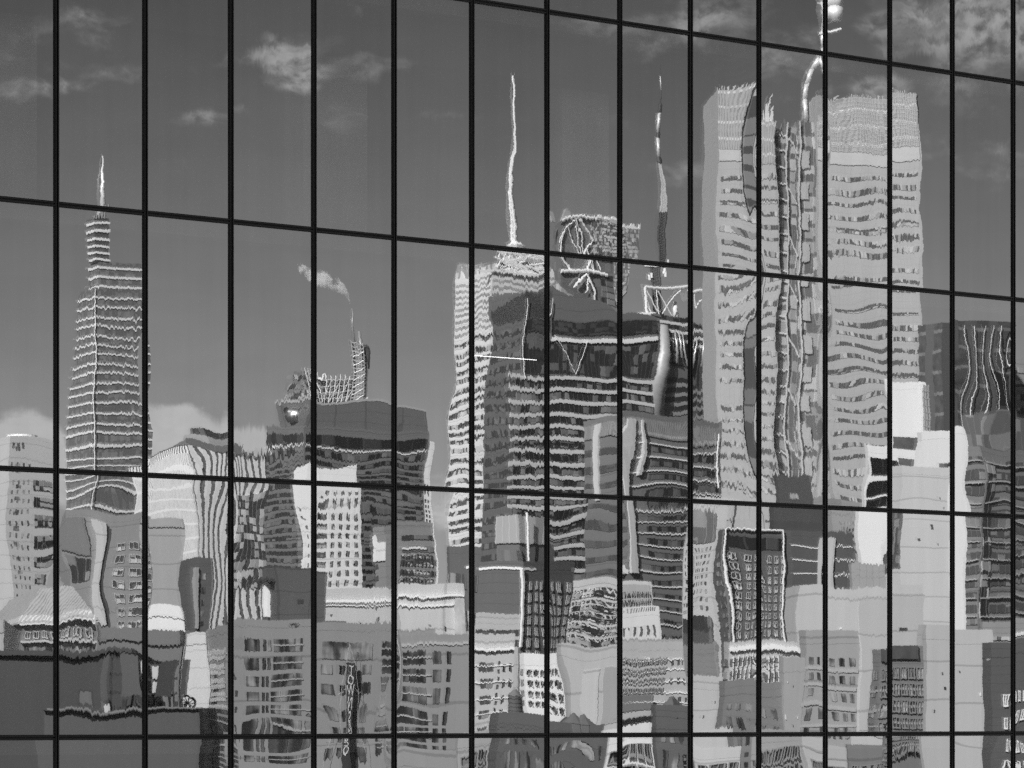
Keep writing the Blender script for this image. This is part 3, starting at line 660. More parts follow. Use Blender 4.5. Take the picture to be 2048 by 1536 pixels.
# -- dark banded tower
dkA = wall(.12, 4, 0, .08)
b = B('office_tower', 'broad dark office tower with glossy black upper floors and wide pale bands below', (986, 1046, 1318), 640, 1100, wall(.15, 4, 2.2, .08), bot=(956, 1044, 1322), ybot=980, roof=False)
c, r, l = b.T; W = r.x-c.x; DD = 1100.
b.strip('glass_screen', 'R', 1050, 1314, 642, 668, glaz(.03, .09, .5, 1.4, 1.4, .1), .3); b.strip('floor_band', 'R', 1106, 1312, 676, 684, W8, .6)
b.strip('dark_glazing', 'R', 1050, 1314, 690, 752, glaz(.03, .22, .5, 1.2, 3.2, .1), .3)
b.strip('corner_pier', 'R', 1096, 1106, 606, 752, glaz(.16, .2, .5, 1, 1.4, .2), .7)
b.bands(648, 1150, 20, .5, glaz(.05, .22, .4, 1.6, 3), faces='L', fl=(.04, .96))
b.bands(758, 1190, 18, .50, glaz(.025, .3, .45, 1.4, 3), faces='R', fr=(-.06, .99), out=.25, jit=.04)
b.bands(746, 1178, 18, .32, plain('pale_band', .72, .5), name='floor_band', faces='R', fr=(-.10, 1.0), out=.5, jit=.04)
m = MB()
for xx in (1046, 1100): m.tube(b.pt('R', b.fr('R', xx), zz(760, DD), .9), b.pt('R', b.fr('R', xx), zz(600, DD), .9), .12)
m.tube(b.pt('R', b.fr('R', 1110), zz(672, DD), .9), b.pt('R', b.fr('R', 1150), zz(750, DD), .9), .11); m.tube(b.pt('R', b.fr('R', 1150), zz(750, DD), .9), b.pt('R', b.fr('R', 1176), zz(680, DD), .9), .11)
m.build('cable_stay', WHITE, b.root)
m = MB(); m.hex([b.pt('R', 0, b.zt), b.pt('R', 1, b.zt), b.back(b.zt), b.pt('L', 1, b.zt), b.pt('R', 0, zz(582, DD)), b.pt('R', .2, zz(572, DD)), b.pt('R', .2, zz(572, DD), -22), b.pt('L', 1, zz(608, DD))]) if False else [m.hex([b.pt('R', f0, b.zt+.01), b.pt('R', f1, b.zt+.01), b.pt('R', f1, b.zt+.01, -20), b.pt('R', f0, b.zt+.01, -20), b.pt('R', f0, zz(y0_, DD)), b.pt('R', f1, zz(y1_, DD)), b.pt('R', f1, zz(y1_, DD), -20), b.pt('R', f0, zz(y0_, DD), -20)]) for f0, f1, y0_, y1_ in ((0, .2, 584, 573), (.2, .72, 573, 622), (.72, 1, 622, 636))]; m.hex([b.pt('L', 0, b.zt+.01), b.pt('L', 1, b.zt+.01), b.pt('L', 1, b.zt+.01, -9), b.pt('L', 0, b.zt+.01, -9), b.pt('L', 0, zz(584, DD)), b.pt('L', 1, zz(612, DD)), b.pt('L', 1, zz(612, DD), -9), b.pt('L', 0, zz(584, DD), -9)]); m.build('roof_screen', wall(.17, 4, 0, .1), b.root)

# -- antenna tower
b = B('skyscraper', 'dark tower crowned by a white cube frame and a striped broadcast mast', (1236, 1306, 1432), 640, 1300, glaz(.03, .2, .45, 3, 4, .15), roof=False)
DD = 1300.; px = DD/F; c, r, l = b.T; W = r.x-c.x
b.bands(646, 700, 3, .35, plain('pale_band', .72, .5), 'floor_band'); b.bands(770, 840, 4, .4, plain('grey_band', .3, .5), 'floor_band')
def SX(p, v=6): return locx(b, p, v)
m = MB(); m.tube((SX(1326, -1.5), -1.5, zz(850, DD)), (SX(1326, -1.5), -1.5, zz(664, DD)), 13*px, 13*px, 20); m.build('steel_drum', plain('drum_steel', .5, .5, .2), b.root, smooth=True)
m = MB()
for i, x in enumerate((1352, 1362, 1372, 1392, 1402, 1414)): m.tube((SX(x, -1.2), -1.2, zz(740-10*(i % 2), DD)), (SX(x+3, -1), -1, zz(670, DD)), 3.2*px, 2.2*px, 8)
m.build('steel_pipe', plain('pipe_steel', .9, .3, .6), b.root, smooth=True)
m = MB()
A = [(1292, 636), (1292, 582), (1404, 574), (1408, 636)]
for (a, ya), (d, yb) in zip(A[:-1], A[1:]): m.tube((SX(a), 6, zz(ya, DD)), (SX(d), 6, zz(yb, DD)), .55)
for (a, ya, d, yb) in ((1318, 582, 1318, 636), (1292, 582, 1316, 630), (1322, 585, 1340, 615), (1340, 615, 1368, 582), (1340, 615, 1326, 634), (1340, 615, 1352, 634), (1404, 580, 1380, 604), (1292, 600, 1300, 634), (1380, 604, 1372, 575)):
    m.tube((SX(a), 6, zz(ya, DD)), (SX(d), 6, zz(yb, DD)), .26)
for (a, ya, d, yb) in ((1240, 648, 1300, 640), (1240, 668, 1290, 660), (1300, 645, 1425, 650)): m.tube((SX(a), 3, zz(ya, DD)), (SX(d), 3, zz(yb, DD)), .8)
m.build('cube_frame', WHITE, b.root)
m = MB(); m.tube((SX(1372), 10, zz(636, DD)), (SX(1372), 10, zz(600, DD)), 8*px, 3*px, 10); m.build('dish', WHITE, b.root, smooth=True)
mk = place('broadcast_mast', 1318, DD+12); tag(mk, 'thin broadcast mast in dark and bright sections on the cube frame', 'mast'); D = DD+12; px2 = D/F
def lattice(ya, yb, ra, rb, mat, name, step=5, rad=.16):
    m = MB()
    for sx_ in (-1, 1):
        for sy_ in (-1, 1): m.tube((sx_*ra*px2, sy_*ra*px2, zz(ya, D)), (sx_*rb*px2, sy_*rb*px2, zz(yb, D)), rad*1.4)
    nn = max(2, int((ya-yb)/step))
    for i in range(nn):
        t0, t1_ = i/nn, (i+1)/nn; r0, r1 = (ra+(rb-ra)*t0)*px2, (ra+(rb-ra)*t1_)*px2; z0_, z1_ = zz(ya+(yb-ya)*t0, D), zz(ya+(yb-ya)*t1_, D)
        m.tube((-r0, -r0, z0_), (r1, -r1, z1_), rad); m.tube((r0, -r0, z0_), (-r1, -r1, z1_), rad); m.tube((-r0, -r0, z0_), (r0, -r0, z0_), rad)
        if i % 4 == 0: m.box(-r0*.9, r0*.9, -r0*.7, r0*.7, z0_, z0_+.8)
    m.build(name, mat, mk)
lattice(640, 520, 10, 7, plain('mast_grey', .07, .5), 'lower_lattice', 6, .3); lattice(520, 425, 6.5, 3.2, plain('mast_dark', .05, .5), 'middle_lattice', 5, .24); lattice(425, 325, 4.0, 2.4, plain('mast_pale', .5, .5), 'upper_lattice', 5, .22)
m = MB(); m.tube((0, 0, zz(325, D)), (0, 0, zz(312, D)), 1.2, 1.0); m.tube((0, 0, zz(262, D)), (0, 0, zz(272, D)), .6, .8); m.tube((0, 0, zz(222, D)), (0, 0, zz(122, D)), .32, .07); m.tube((0, 0, zz(222, D)), (0, 0, zz(206, D)), .75); m.build('dark_section', plain('mast_dark', .08, .5), mk)
m = MB(); m.tube((0, 0, zz(312, D)), (0, 0, zz(272, D)), .8, .7, 10); m.tube((0, 0, zz(262, D)), (0, 0, zz(224, D)), .7, .6, 10); m.tube((0, 0, zz(180, D)), (0, 0, zz(150, D)), .3, .25, 8); m.build('bright_section', plain('mast_white', .95, .4, .3), mk, smooth=True)
m = MB()
for (x, y) in ((1304, 566), (1310, 560), (1336, 550), (1338, 558), (1340, 530), (1330, 520), (1345, 538)): m.tube(((x-1318)*px2, -2, zz(y+6, D)), ((x-1318)*px2, -2, zz(y-5, D)), .5, .5)
m.box(-4, 4, -2, 2, zz(541, D), zz(539, D)); m.build('aerial', WHITE, mk)

# -- glassy block with drum floors and a pale parapet
b = B('office_tower', 'grey glass block with pale roof strip and thin white floor lines', (1166, 1246, 1432), 842, 820, wall(.20, 4, 0, .06), bot=(1164, 1246, 1434), ybot=1200, phi=R(30))
b.strip('roof_strip', 'R', 1248, 1430, 846, 884, fins(.34, .24, .5), .3); b.strip('roof_strip', 'L', 1168, 1244, 846, 874, fins(.34, .24, .5), .3)
b.bands(896, 1320, 15, .45, glaz(.02, .18, .5, 1.1, 3, .15), faces='R', fr=(.30, .99)); b.bands(886, 1320, 16, .09, WHITE, 'floor_band', faces='R', fr=(.12, 1), out=.3); b.bands(886, 1320, 14, .4, glaz(.08, .14, .4, 3, 3), faces='L')
b.strip('lift_shaft', 'R', 1254, 1270, 850, 1150, plain('pale_shaft', .66, .5), .9); b.strip('lift_shaft', 'R', 1284, 1288, 850, 960, plain('pale_shaft', .66, .5), .9)
m = MB(); b.patch(m, 'L', .50, .66, zz(1010, 820), zz(846, 820), .5); m.build('sloping_fin', plain('pale_shaft', .66, .5), b.root)
m = MB(); m.tube(b.pt('R', .93, zz(965, 820), 1.2), b.pt('R', .93, zz(860, 820), 1.2), .22); m.build('flagpole', WHITE, b.root)

# -- great twin-winged tower
D = 900.; px = D/F
b = B('skyscraper', 'huge pale tower of tall wings parted by dark recessed seams', (1424, 1434, 1834), 240, D, wall(.50, 1.75, .95, .06, .75, .86), phi=R(5), bot=(1424, 1434, 1856), ybot=640, body=False, roof=False)
c, r, l = b.T; DP = 26.
def wing(name, xa, xb, yt, v0, bnd=True, n=30, ya=352, xa2=None, xb2=None, mat=None, yb=1110):
    """a wing between photo columns, flaring a little towards the ground"""
    xa2 = xa if xa2 is None else xa2; xb2 = xb if xb2 is None else xb2
    m = MB(); fa, fb = (xa-1434)*px*1.0, (xb-1434)*px*1.0; ga, gb = (xa2-1434)*px, (xb2-1434)*px; zt = zz(yt, D); zk = zz(640, D); k = zt/(zt-zk)
    ha, hb = fa+(ga-fa)*k, fb+(gb-fb)*k
    m.hex([(ha, v0, 0), (hb, v0, 0), (hb, DP, 0), (ha, DP, 0), (fa, v0, zt), (fb, v0, zt), (fb, DP, zt), (fa, DP, zt)])
    m.build(name, mat or b.mat, b.root)
    def edge(z): t = (zt-z)/zt; return fa+(ha-fa)*t, fb+(hb-fb)*t
    if bnd:
        for i in range(n):
            y = ya + (yb-ya)*i/n + rnd.uniform(-1, 1); h = rnd.choice((6, 8, 9, 11))
            if rnd.random() < .05: continue
            z1, z0_ = zz(y, D), zz(y+h, D); e0, e1 = edge(z1); w = e1-e0; mm = MB(); s0 = e0+w*.06+ (w*.1 if w < 8 else 0); s1 = e1-w*.04
            mm.box(s0, s1, v0-.12, v0+.1, z0_, z1); mm.build('window_band', TWG, b.root)
    return edge
TWG = glaz(.12, .7, .55, .5, 5.0, .2)
TP = wall(.50, 1.75, .95, .06, .75, .86)
wing('left_wing', 1424, 1470, 176, 0, xb2=1474); wing('left_wing', 1470.2, 1512, 182, 1, bnd=False, xa2=1474.2, mat=TP)
m = MB(); m.box((1470-1434)*px, (1504-1434)*px, .6, .99, zz(1000, D), zz(200, D)); m.build('recess_glazing', glaz(.09, .3, .6, 4, 3.9, .2), b.root)
wing('centre_wing', 1512.2, 1562, 238, 1.5); m = MB()
for i, (x, h) in enumerate(((1536, 26), (1545, 44), (1549, 56), (1556, 34))): m.tube(((x-1434)*px, 4, zz(240, D)), ((x-1434)*px, 4, zz(240-h, D)), .55, .1, 6)
m.build('roof_finial', plain('finial', .7, .4), b.root)
wing('seam', 1562.2, 1608, 250, 4, bnd=False, mat=glaz(.14, .5, .55, 1.2, 2.8, .2)); wing('seam', 1608.2, 1650, 236, 4.2, bnd=False, mat=glaz(.14, .55, .6, 2.2, 3.6, .2))
wing('right_wing', 1650.2, 1832, 188, 0, n=31, ya=346, xb2=1850)
fr_ = MB()
for i in range(23):
    y = 262+34*i; fr_.tube(((1563-1434)*px, 3.6, zz(y, D)), ((1586-1434)*px, 3.4, zz(y+4, D)), .22); fr_.tube(((1586-1434)*px, 8.4, zz(y+4, D)), ((1610-1434)*px, 8.0, zz(y-6, D)), .4)
    if i % 3 == 0: fr_.tube(((1586-1434)*px, 3.4, zz(y+4, D)), ((1608-1434)*px, 3.1, zz(y+44, D)), .2)
for x in (1586, 1613): fr_.box((x-1.5-1434)*px, (x+1.5-1434)*px, 3.0, 3.9, zz(1010, D), zz(240, D))
fr_.build('bracing_frame', plain('frame_pale', .62, .5), b.root)
pn = MB()
for i in range(12): pn.box((1616-1434)*px, (1634-1434)*px, 3.7, 4.1, zz(300+62*i+34, D), zz(300+62*i, D))
pn.build('pale_panel', plain('pale_panel', .45, .5), b.root)
m = MB()
for (a0, b0) in ((1424, 1469), (1650, 1832), (1472, 1512)):
    for i in range(int((b0-a0)/4.5)):
        x = a0+4.5*i; base = 176 if a0 == 1424 else (188 if a0 == 1650 else 182); v = 2.3 if a0 == 1472 else .3
        m.box((x-1434)*px, (x+1.2-1434)*px, v, v+.4, zz(base+.01, D), zz(base-rnd.uniform(1, 10), D))
m.build('roof_fin', plain('fin_pale', .6, .5), b.root)
m = MB(); m.box((1650.4-1434)*px, (1832-1434)*px, -.14, -.01, zz(295, D), zz(189, D)); m.box((1424.2-1434)*px, (1470-1434)*px, -.14, -.01, zz(299, D), zz(177, D)); m.box((1512.6-1434)*px, (1561-1434)*px, 1.35, 1.49, zz(330, D), zz(239, D)); m.build('plant_screen', fins(.50, .36, .62, .55), b.root)
m = MB()
for i in range(13): m.box((1650.2-1434)*px, (1832.2-1434)*px, -.2, -.141, zz(198+8*i, D), zz(198+8*i-1.2, D))
m.build('screen_rail', plain('fin_pale', .6, .5), b.root)
m = MB(); m.box((1650.4-1434)*px, (1832-1434)*px, -.22, -.01, zz(322, D), zz(296, D)); m.box((1424.2-1434)*px, (1470-1434)*px, -.22, -.01, zz(322, D), zz(300, D)); m.build('plant_floor_band', plain('plant_band', .62, .5), b.root)
m = MB(); m.box((1833-1434)*px, (1836-1434)*px, .5, 18, zz(1000, D), zz(190, D)); m.build('side_glazing', glaz(.03, .5, .5, 5, 3.3, .2), b.root)
mk = place('glint_mast', 1640, D+14); tag(mk, 'curved steel mast between the wings of the huge tower, its sun glint painted white', 'mast'); Dm = D+14; pm = Dm/F
m = MB()
def crv(pts, r0, r1):
    for i, ((a, ya), (d, yb)) in enumerate(zip(pts[:-1], pts[1:])):
        n_ = len(pts)-1; m.tube(((a-1640)*pm, 0, zz(ya, Dm)), ((d-1640)*pm, 0, zz(yb, Dm)), (r0+(r1-r0)*i/n_)*pm, (r0+(r1-r0)*(i+1)/n_)*pm, 12)
crv([(1621, 240), (1621, 200), (1625, 168), (1633, 140), (1641, 120)], 6, 4.5); crv([(1663, 240), (1662, 200), (1659, 168), (1652, 142), (1643, 120)], 6, 4.5)
crv([(1641, 122), (1640, 90), (1634, 60), (1631, 0), (1628, -60)], 5, 9); crv([(1668, 40), (1672, 14), (1676, -20), (1680, -60)], 12, 18)
m.build('glint_tube', plain('glint_steel', .98, .38, .25, .01), mk, smooth=True)  # sun glint put into the near-white colour and the thickened tubes
m = MB(); m.box(-18*pm, 8*pm, -1, 1, zz(64, Dm), zz(60, Dm)); m.box(18*pm, 42*pm, -1, 1, zz(60, Dm), zz(57, Dm)); m.build('bracket', WHITE, mk)

# -- dark fluted tower and neighbours on that side
b = B('office_tower', 'dark fluted tower with rippling vertical piers beside the huge pale tower', (1836, 1886, 2024), 650, 700, fins(.15, .11, 5.1, .5), phi=R(32), bot=(1836, 1886, 2030), ybot=1000)
b.strip('glass_bay', 'R', 1980, 2010, 742, 832, glaz(.02, .08, .5, 2, 4), .4)
m = MB()
for i in range(5): f = .3+.13*i; m.tube(b.pt('R', f, zz(1000, 700), .5), b.pt('R', f, b.zt, .5), .06)
m.build('facade_cable', WHITE, b.root); b.clutter(4, 6)
b = B('office_tower', 'tall grey tower cut off at the edge behind the fluted one', (2022, 2030, 2200), 715, 1000, wall(.3, 4, 0, .1), phi=R(12))
b.bands(724, 1200, 18, .45, glaz(.03, .5, .45, 2, 3.6))
b = B('office_tower', 'grey glassy setback tower with pale ledges and dark corner glazing', (1905, 1962, 2100), 908, 640, wall(.24, 3.4, 0, .12), phi=R(30), bot=(1896, 1956, 2110), ybot=1250)
b.bands(916, 1250, 13, .62, glaz(.10, .32, .5, 1.7, 3.2, .2)); b.bands(912, 1246, 9, .07, plain('ledge', .5, .5), 'ledge', out=.5)
b.mass('upper_block', .12, .8, .1, .8, 826, 908, glaz(.16, .34, .5, 2, 3)); b.strip('corner_glazing', 'R', 1964, 1978, 930, 1230, glaz(.03, .6, .4, 1.2, 2.2), .3)
b.clutter(6, 12)
m = MB()
for i in range(26):
    x = 1962+5*i; m.tube(b.pt('R', b.fr('R', x), zz(1320, 640), 3), b.pt('R', b.fr('R', x), zz(1252, 640), 3), .14)
for i in range(6): m.tube(b.pt('R', 0, zz(1256+12*i, 640), 3.1), b.pt('R', 1, zz(1256+12*i, 640), 3.1), .12)
m.build('scaffolding', plain('galvanised_tube', .6, .5, .2), b.root)

b = B('office_block', 'blank white sunlit block with a pipe run up its shaded corner', (1764, 1772, 1852), 776, 480, wall(.92, 0, 0, .05), phi=R(8))
m = MB()
for x in (1846, 1850, 1855): m.tube(b.pt('R', b.fr('R', x), zz(900, 480), .5), b.pt('R', b.fr('R', x), zz(768, 480), .5), .18)
for i in range(8): m.tube(b.pt('R', b.fr('R', 1844), zz(780+14*i, 480), .6), b.pt('R', b.fr('R', 1857), zz(782+14*i, 480), .6), .1)
m.build('pipe_run', plain('pipe_grey', .35, .5), b.root)
b = B('office_block', 'white terraced block with deep dark strips between curved ledges', (1716, 1722, 1850), 908, 460, wall(.88, 0, 0, .05), phi=R(7))
for (ya, yb) in ((918, 950), (962, 985), (992, 1012)): b.strip('window_band', 'R', 1726, 1792, ya, yb, glaz(.02, .1, .4, 2, 2), .2)
b.mass('planted_terrace', .5, .93, .1, .5, 868, 908, plain('planting', .12, .9, 0, .5)); b.strip('wall_panel', 'R', 1795, 1838, 912, 960, plain('planting', .14, .9, 0, .5), .3)
b = B('office_block', 'stepped white blank block standing free above the setback tower', (1834, 1842, 1932), 874, 440, wall(.88, 0, 0, .05), phi=R(10), bot=(1790, 1798, 1932), ybot=1100)
b.strip('window_band', 'R', 1884, 1900, 920, 1030, glaz(.06, .3, .5, 1.4, 2), .15)
b = B('tall_wall_block', 'tall blank white party wall with faint floor joints and one small vent', (1776, 1800, 1902), 945, 400, wall(.70, 2.6, 0, .05), phi=R(14))
b.strip('window_strip', 'L', 1776, 1800, 1020, 1140, glaz(.1, .4, .5, .8, 1.2), .1)

# -- brick tower in a white outline
b = B('brick_tower', 'dark brick tower outlined by a white edge pipe with many paned windows', (1444, 1460, 1586), 1078, 420, wall(.12, .9, 0, .2), phi=R(12))
b.grid('R', 1462, 1578, 6, 1112, 1300, 10, .42, .55, glaz(.05, .75, .5, .9, 1.1), frame=plain('window_paint', .6, .5)); b.grid('L', 1445, 1459, 1, 1112, 1300, 10, .5, .5, G2)
m = MB(); e_ = [b.pt('R', 0, zz(1304, 420), .4), b.pt('R', 0, zz(1064, 420), .4), b.pt('R', .86, zz(1060, 420), .4), b.pt('R', .86, zz(1290, 420), .4)]
for p0, p1 in zip(e_[:-1], e_[1:]): m.tube(p0, p1, .12)
m.build('edge_pipe', WHITE, b.root); b.strip('dark_storey', 'R', 1464, 1570, 1080, 1104, GD, .1); b.clutter(7, 12)
b = B('office_block', 'dark plain block crossed by thin white joint lines behind the brick tower', (1560, 1578, 1712), 1072, 560, wall(.11, 0, 0, .1), phi=R(14))
b.bands(1080, 1216, 5, .08, WHITE, 'floor_band', out=.1); b.strip('pale_pier', 'R', 1640, 1668, 1074, 1260, wall(.6, 0), .5); b.mass('roof_box', .05, .45, .2, .8, 1054, 1072, D1)
b = B('office_block', 'small dark penthouse block under the seams of the huge tower', (1544, 1552, 1628), 962, 640, wall(.07, 0, 0, .1), phi=R(8), bot=(1536, 1546, 1650), ybot=1040)
b.strip('window_band', 'R', 1580, 1600, 985, 1000, glaz(.2, .5, .5, .8, 1), .1)
b = B('office_block', 'grey bulky block with rounded pale apron below the huge right wing', (1640, 1660, 1800), 1010, 600, wall(.36, 3, 0, .1), phi=R(10))
b.grid('R', 1680, 1738, 8, 1030, 1110, 5, .45, .5, G2)
b.strip('dark_wall', 'R', 1740, 1800, 1012, 1110, wall(.13, 3), .2); b.bands(1118, 1180, 2, .4, glaz(.06, .5, .5, 1, 2), fr=(.08, .55)); b.strip('stone_pier', 'R', 1664, 1676, 1070, 1200, W7, .3)
b = B('brownstone_block', 'narrow brown block with rows of punched windows beside the tall party wall', (1770, 1774, 1808), 1020, 450, wall(.14, 1, 0, .2), phi=R(6)); b.grid('R', 1776, 1806, 3, 1030, 1140, 6, .4, .5, G2)
b = B('low_block', 'low block with gridded rooftop plant screens beside the tall party wall', (1700, 1704, 1818), 1142, 430, wall(.4, 1.5, .8, .1), phi=R(6)); b.clutter(8, 10); b.bands(1176, 1196, 1, .8, glaz(.03, .6, .5, 1, 1.2))
b = B('warehouse', 'broad pale windowless warehouse with dirt-streaked rendered walls', (1576, 1596, 1842), 1192, 360, wall(.58, 3.4, 0, .08), phi=R(6))
b.strip('wall_vent', 'R', 1796, 1814, 1260, 1266, DARKM, .1); b.strip('wall_stain', 'R', 1684, 1686, 1276, 1284, DARKM, .03); b.strip('wall_panel', 'R', 1721, 1846, 1194, 1460, wall(.52, 3.4, 0, .08), .06)
b = B('parking_block', 'pale block topped by an open lattice parapet next to the warehouse', (1836, 1846, 1902), 1276, 330, wall(.56, 2.4), phi=R(8)); b.strip('lattice_parapet', 'R', 1848, 1900, 1262, 1280, glaz(.2, .8, .5, .3, .3), .2)
b.grid('R', 1850, 1900, 5, 1296, 1340, 2, .5, .5, GN)
b = B('apartment_block', 'mid-grey apartment block with recessed square windows before the warehouse', (1600, 1614, 1718), 1288, 250, wall(.40, 3, 0, .08), phi=R(8), bot=(1600, 1614, 1712), ybot=1500)
b.grid('R', 1616, 1714, 5, 1306, 1510, 6, .52, .45, GN); b.bands(1322, 1500, 5, .16, plain('slab_edge', .5, .6), 'slab_edge', out=.07); b.clutter(5, 8)
b = B('apartment_block', 'grey brick apartment block with close rows of tall windows', (1744, 1762, 1852), 1324, 250, wall(.22, .8, 0, .12), phi=R(12))
b.grid('R', 1764, 1848, 5, 1334, 1530, 6, .62, .6, drapes(.04, .75, 4.), frame=plain('frame_dim', .3, .5)); b.grid('L', 1746, 1760, 1, 1334, 1530, 6, .7, .6, GN)
b.strip('roof_garden', 'R', 1764, 1836, 1296, 1323, plain('planting', .1, .9, 0, .6), .2); b.bands(1366, 1530, 5, .14, plain('slab_edge', .42, .6), 'slab_edge', out=.07)
b = B('plain_block', 'smooth pale rendered block with shallow sagging floor joints', (1846, 1852, 1986), 1284, 240, wall(.52, 2.4, 0, .07), phi=R(5), bot=(1846, 1852, 1972), ybot=1536); b.clutter(2, 5)
b = B('brick_house', 'dark brick building with white sash windows at the end of the row', (1966, 1984, 2130), 1312, 225, wall(.11, .5, 0, .15), phi=R(9))
b.grid('R', 2004, 2100, 5, 1372, 1560, 4, .4, .42, glaz(.05, .4, .5, .5, 1.2), frame=WHITE); b.mass('roof_box', .0, .12, .1, .5, 1300, 1316, W7); b.clutter(3, 9)
b = B('low_block', 'small low block with white railings squeezed behind the dark brick building', (1960, 1966, 2100), 1262, 300, wall(.3, 1), phi=R(5)); b.bands(1264, 1300, 2, .4, glaz(.1, .8, .5, .4, .8)); b.clutter(6, 8)

# -- middle distance
b = B('brick_tower', 'plain dark brick tower with tall paired windows and a pale glazed penthouse', (946, 1044, 1146), 1140, 380, wall(.14, 1.0, 0, .12), phi=R(42))
b.grid('R', 1050, 1146, 5, 1160, 1350, 8, .30, .62, glaz(.08, .7, .5, .4, .9), frame=plain('window_paint', .6, .5)); b.strip('corner_pipe', 'R', 1038, 1042, 1136, 1300, WHITE, .3)
b.mass('plant_room', .25, .9, .3, .8, 1068, 1140, wall(.17, 3)); b.mass('glazed_penthouse', .22, .8, .28, .82, 1032, 1085, glaz(.45, .8, .4, 1.3, 5)); b.mass('coping', -.02, .3, -.01, 1.01, 1134, 1139, WHITE); m = MB()
m.tube((1.4, 3, zz(1140, 380)), (1.4, 3, zz(1100, 380)), 1.1, 1.1, 10); m.build('roof_tank', wall(.2), b.root)
m = MB(); m.tube((2.2, 1.5, zz(1140, 380)), (2.2, 1.5, zz(1028, 380)), .12); m.build('lightning_rod', WHITE, b.root)
b = B('office_block', 'grey box with light rooftop slab between the crystalline tower and brick tower', (888, 894, 948), 1110, 460, wall(.15, 0), phi=R(8)); b.bands(1150, 1190, 1, .8, glaz(.1, .6, .5, 1, 3)); b.clutter(3, 10)
b = B('hall', 'pale flat-roofed hall with a white coping band behind the concrete flats', (640, 648, 786), 1194, 330, wall(.55, 2, 0, .08), phi=R(4)); b.strip('coping_band', 'R', 648, 786, 1196, 1201, WHITE, .3); b.strip('floor_band', 'R', 648, 786, 1206, 1208, WHITE, .2)
b = B('hall', 'long pale hall with white streaked walls and two bright string courses', (780, 788, 936), 1196, 320, wall(.58, 2.6, 4, .16), phi=R(5)); b.strip('floor_band', 'R', 790, 906, 1216, 1219, WHITE, .2); b.strip('coping_band', 'R', 790, 934, 1197, 1201, WHITE, .3); b.strip('ivy_wall', 'R', 908, 934, 1204, 1290, plain('pale_mottle', .55, .8, 0, .5), .3)
b = B('stone_tower', 'brown stone shaft rising behind the long pale hall', (744, 768, 792), 1076, 480, wall(.3, 1.4), phi=R(20)); b.strip('painted_lit_face', 'L', 744, 766, 1080, 1118, W8, .2)  # sunlit side put into the colour as a near-white strip
b = B('office_block', 'light block with open steel roof frames and broken white balconies', (1130, 1136, 1300), 1176, 520, wall(.6, 2.2, 0, .15), phi=R(6)); b.bands(1186, 1320, 6, .5, glaz(.04, .7, .55, 1.2, 2.4), jit=.1); b.clutter(9, 14)
b.grid('R', 1140, 1296, 22, 1180, 1320, 12, .5, .45, glaz(.03, .9, .5, .6, 1), out=.2)
b = B('office_block', 'bright white two-storey penthouse block with narrow black windows', (1240, 1244, 1316), 1236, 350, wall(.72, 0), phi=R(6)); b.grid('R', 1248, 1308, 6, 1250, 1306, 2, .34, .62, GD); b.mass('roof_box', .05, .75, .2, .7, 1170, 1236, wall(.42, 2)); b.clutter(3, 8)
b.grid('R', 1248, 1308, 14, 1180, 1232, 3, .4, .5, GN)
b = B('loft_building', 'small white loft building with a regular grid of black framed windows', (1040, 1050, 1136), 1334, 300, wall(.92, 0, 0, .04), phi=R(10))
b.grid('R', 1052, 1134, 12, 1338, 1425, 8, .2, .25, WHITE, out=.12, name='window_bar')
b.grid('R', 1052, 1134, 6, 1338, 1425, 4, .66, .62, glaz(.02, .3, .3, .8, 1)); b.grid('L', 1041, 1049, 1, 1338, 1425, 4, .6, .6, GD); b.clutter(4, 6)
b = B('apartment_block', 'cream apartment block with brown balconies beside the concrete flats', (936, 942, 1026), 1296, 270, wall(.56, 3, 0, .08), phi=R(5))
b.grid('R', 986, 995, 1, 1320, 1490, 10, .5, .5, GD)
b.strip('coping_band', 'R', 942, 1026, 1298, 1303, WHITE, .3); b.grid('R', 948, 984, 1, 1318, 1490, 5, .7, .55, glaz(.1, .4, .5, .6, 1.2)); b.grid('R', 996, 1026, 2, 1322, 1490, 5, .4, .5, GD); b.bands(1316, 1490, 5, .06, WHITE, 'floor_band', out=.1)
b = B('low_block', 'low block with dark planting and pale bands under the brick tower', (940, 946, 1036), 1250, 320, wall(.5, 2), phi=R(5)); b.bands(1258, 1300, 2, .55, glaz(.08, .3, .4, 3, 3)); b.clutter(7, 8, [plain('planting', .06, .9, 0, .5), WHITE])
b = B('plain_block', 'pale blank stucco block with faint square patches', (1122, 1128, 1246), 1316, 280, wall(.55, 3.2, 4.2, .14), phi=R(4)); b.strip('wall_panel', 'R', 1160, 1196, 1336, 1440, W7, .06); b.strip('wall_panel', 'R', 1206, 1236, 1336, 1440, wall(.42), .06); b.clutter(8, 10)
b = B('plain_block', 'light block with white cornice lines and a dark lower wall', (1238, 1244, 1384), 1302, 290, wall(.46, 2.4, 0, .1), phi=R(4)); b.bands(1312, 1420, 5, .1, WHITE, 'floor_band', out=.1); b.strip('dark_wall', 'R', 1244, 1308, 1392, 1430, wall(.18, .8), .1)
b.grid('R', 1250, 1330, 9, 1314, 1392, 4, .42, .4, GN, frame=plain('frame_dim', .3, .5))
b.grid('R', 1336, 1380, 3, 1312, 1420, 3, .4, .3, GD); b.clutter(7, 9)
b = B('apartment_tower', 'pale slab tower with ragged dark reflections painted into its glass bays', (1380, 1384, 1462), 1006, 480, wall(.56, 3, 0, .08), phi=R(4), bot=(1380, 1384, 1462), ybot=1300)
b.grid('R', 1388, 1434, 5, 1096, 1232, 9, .4, .5, G2)
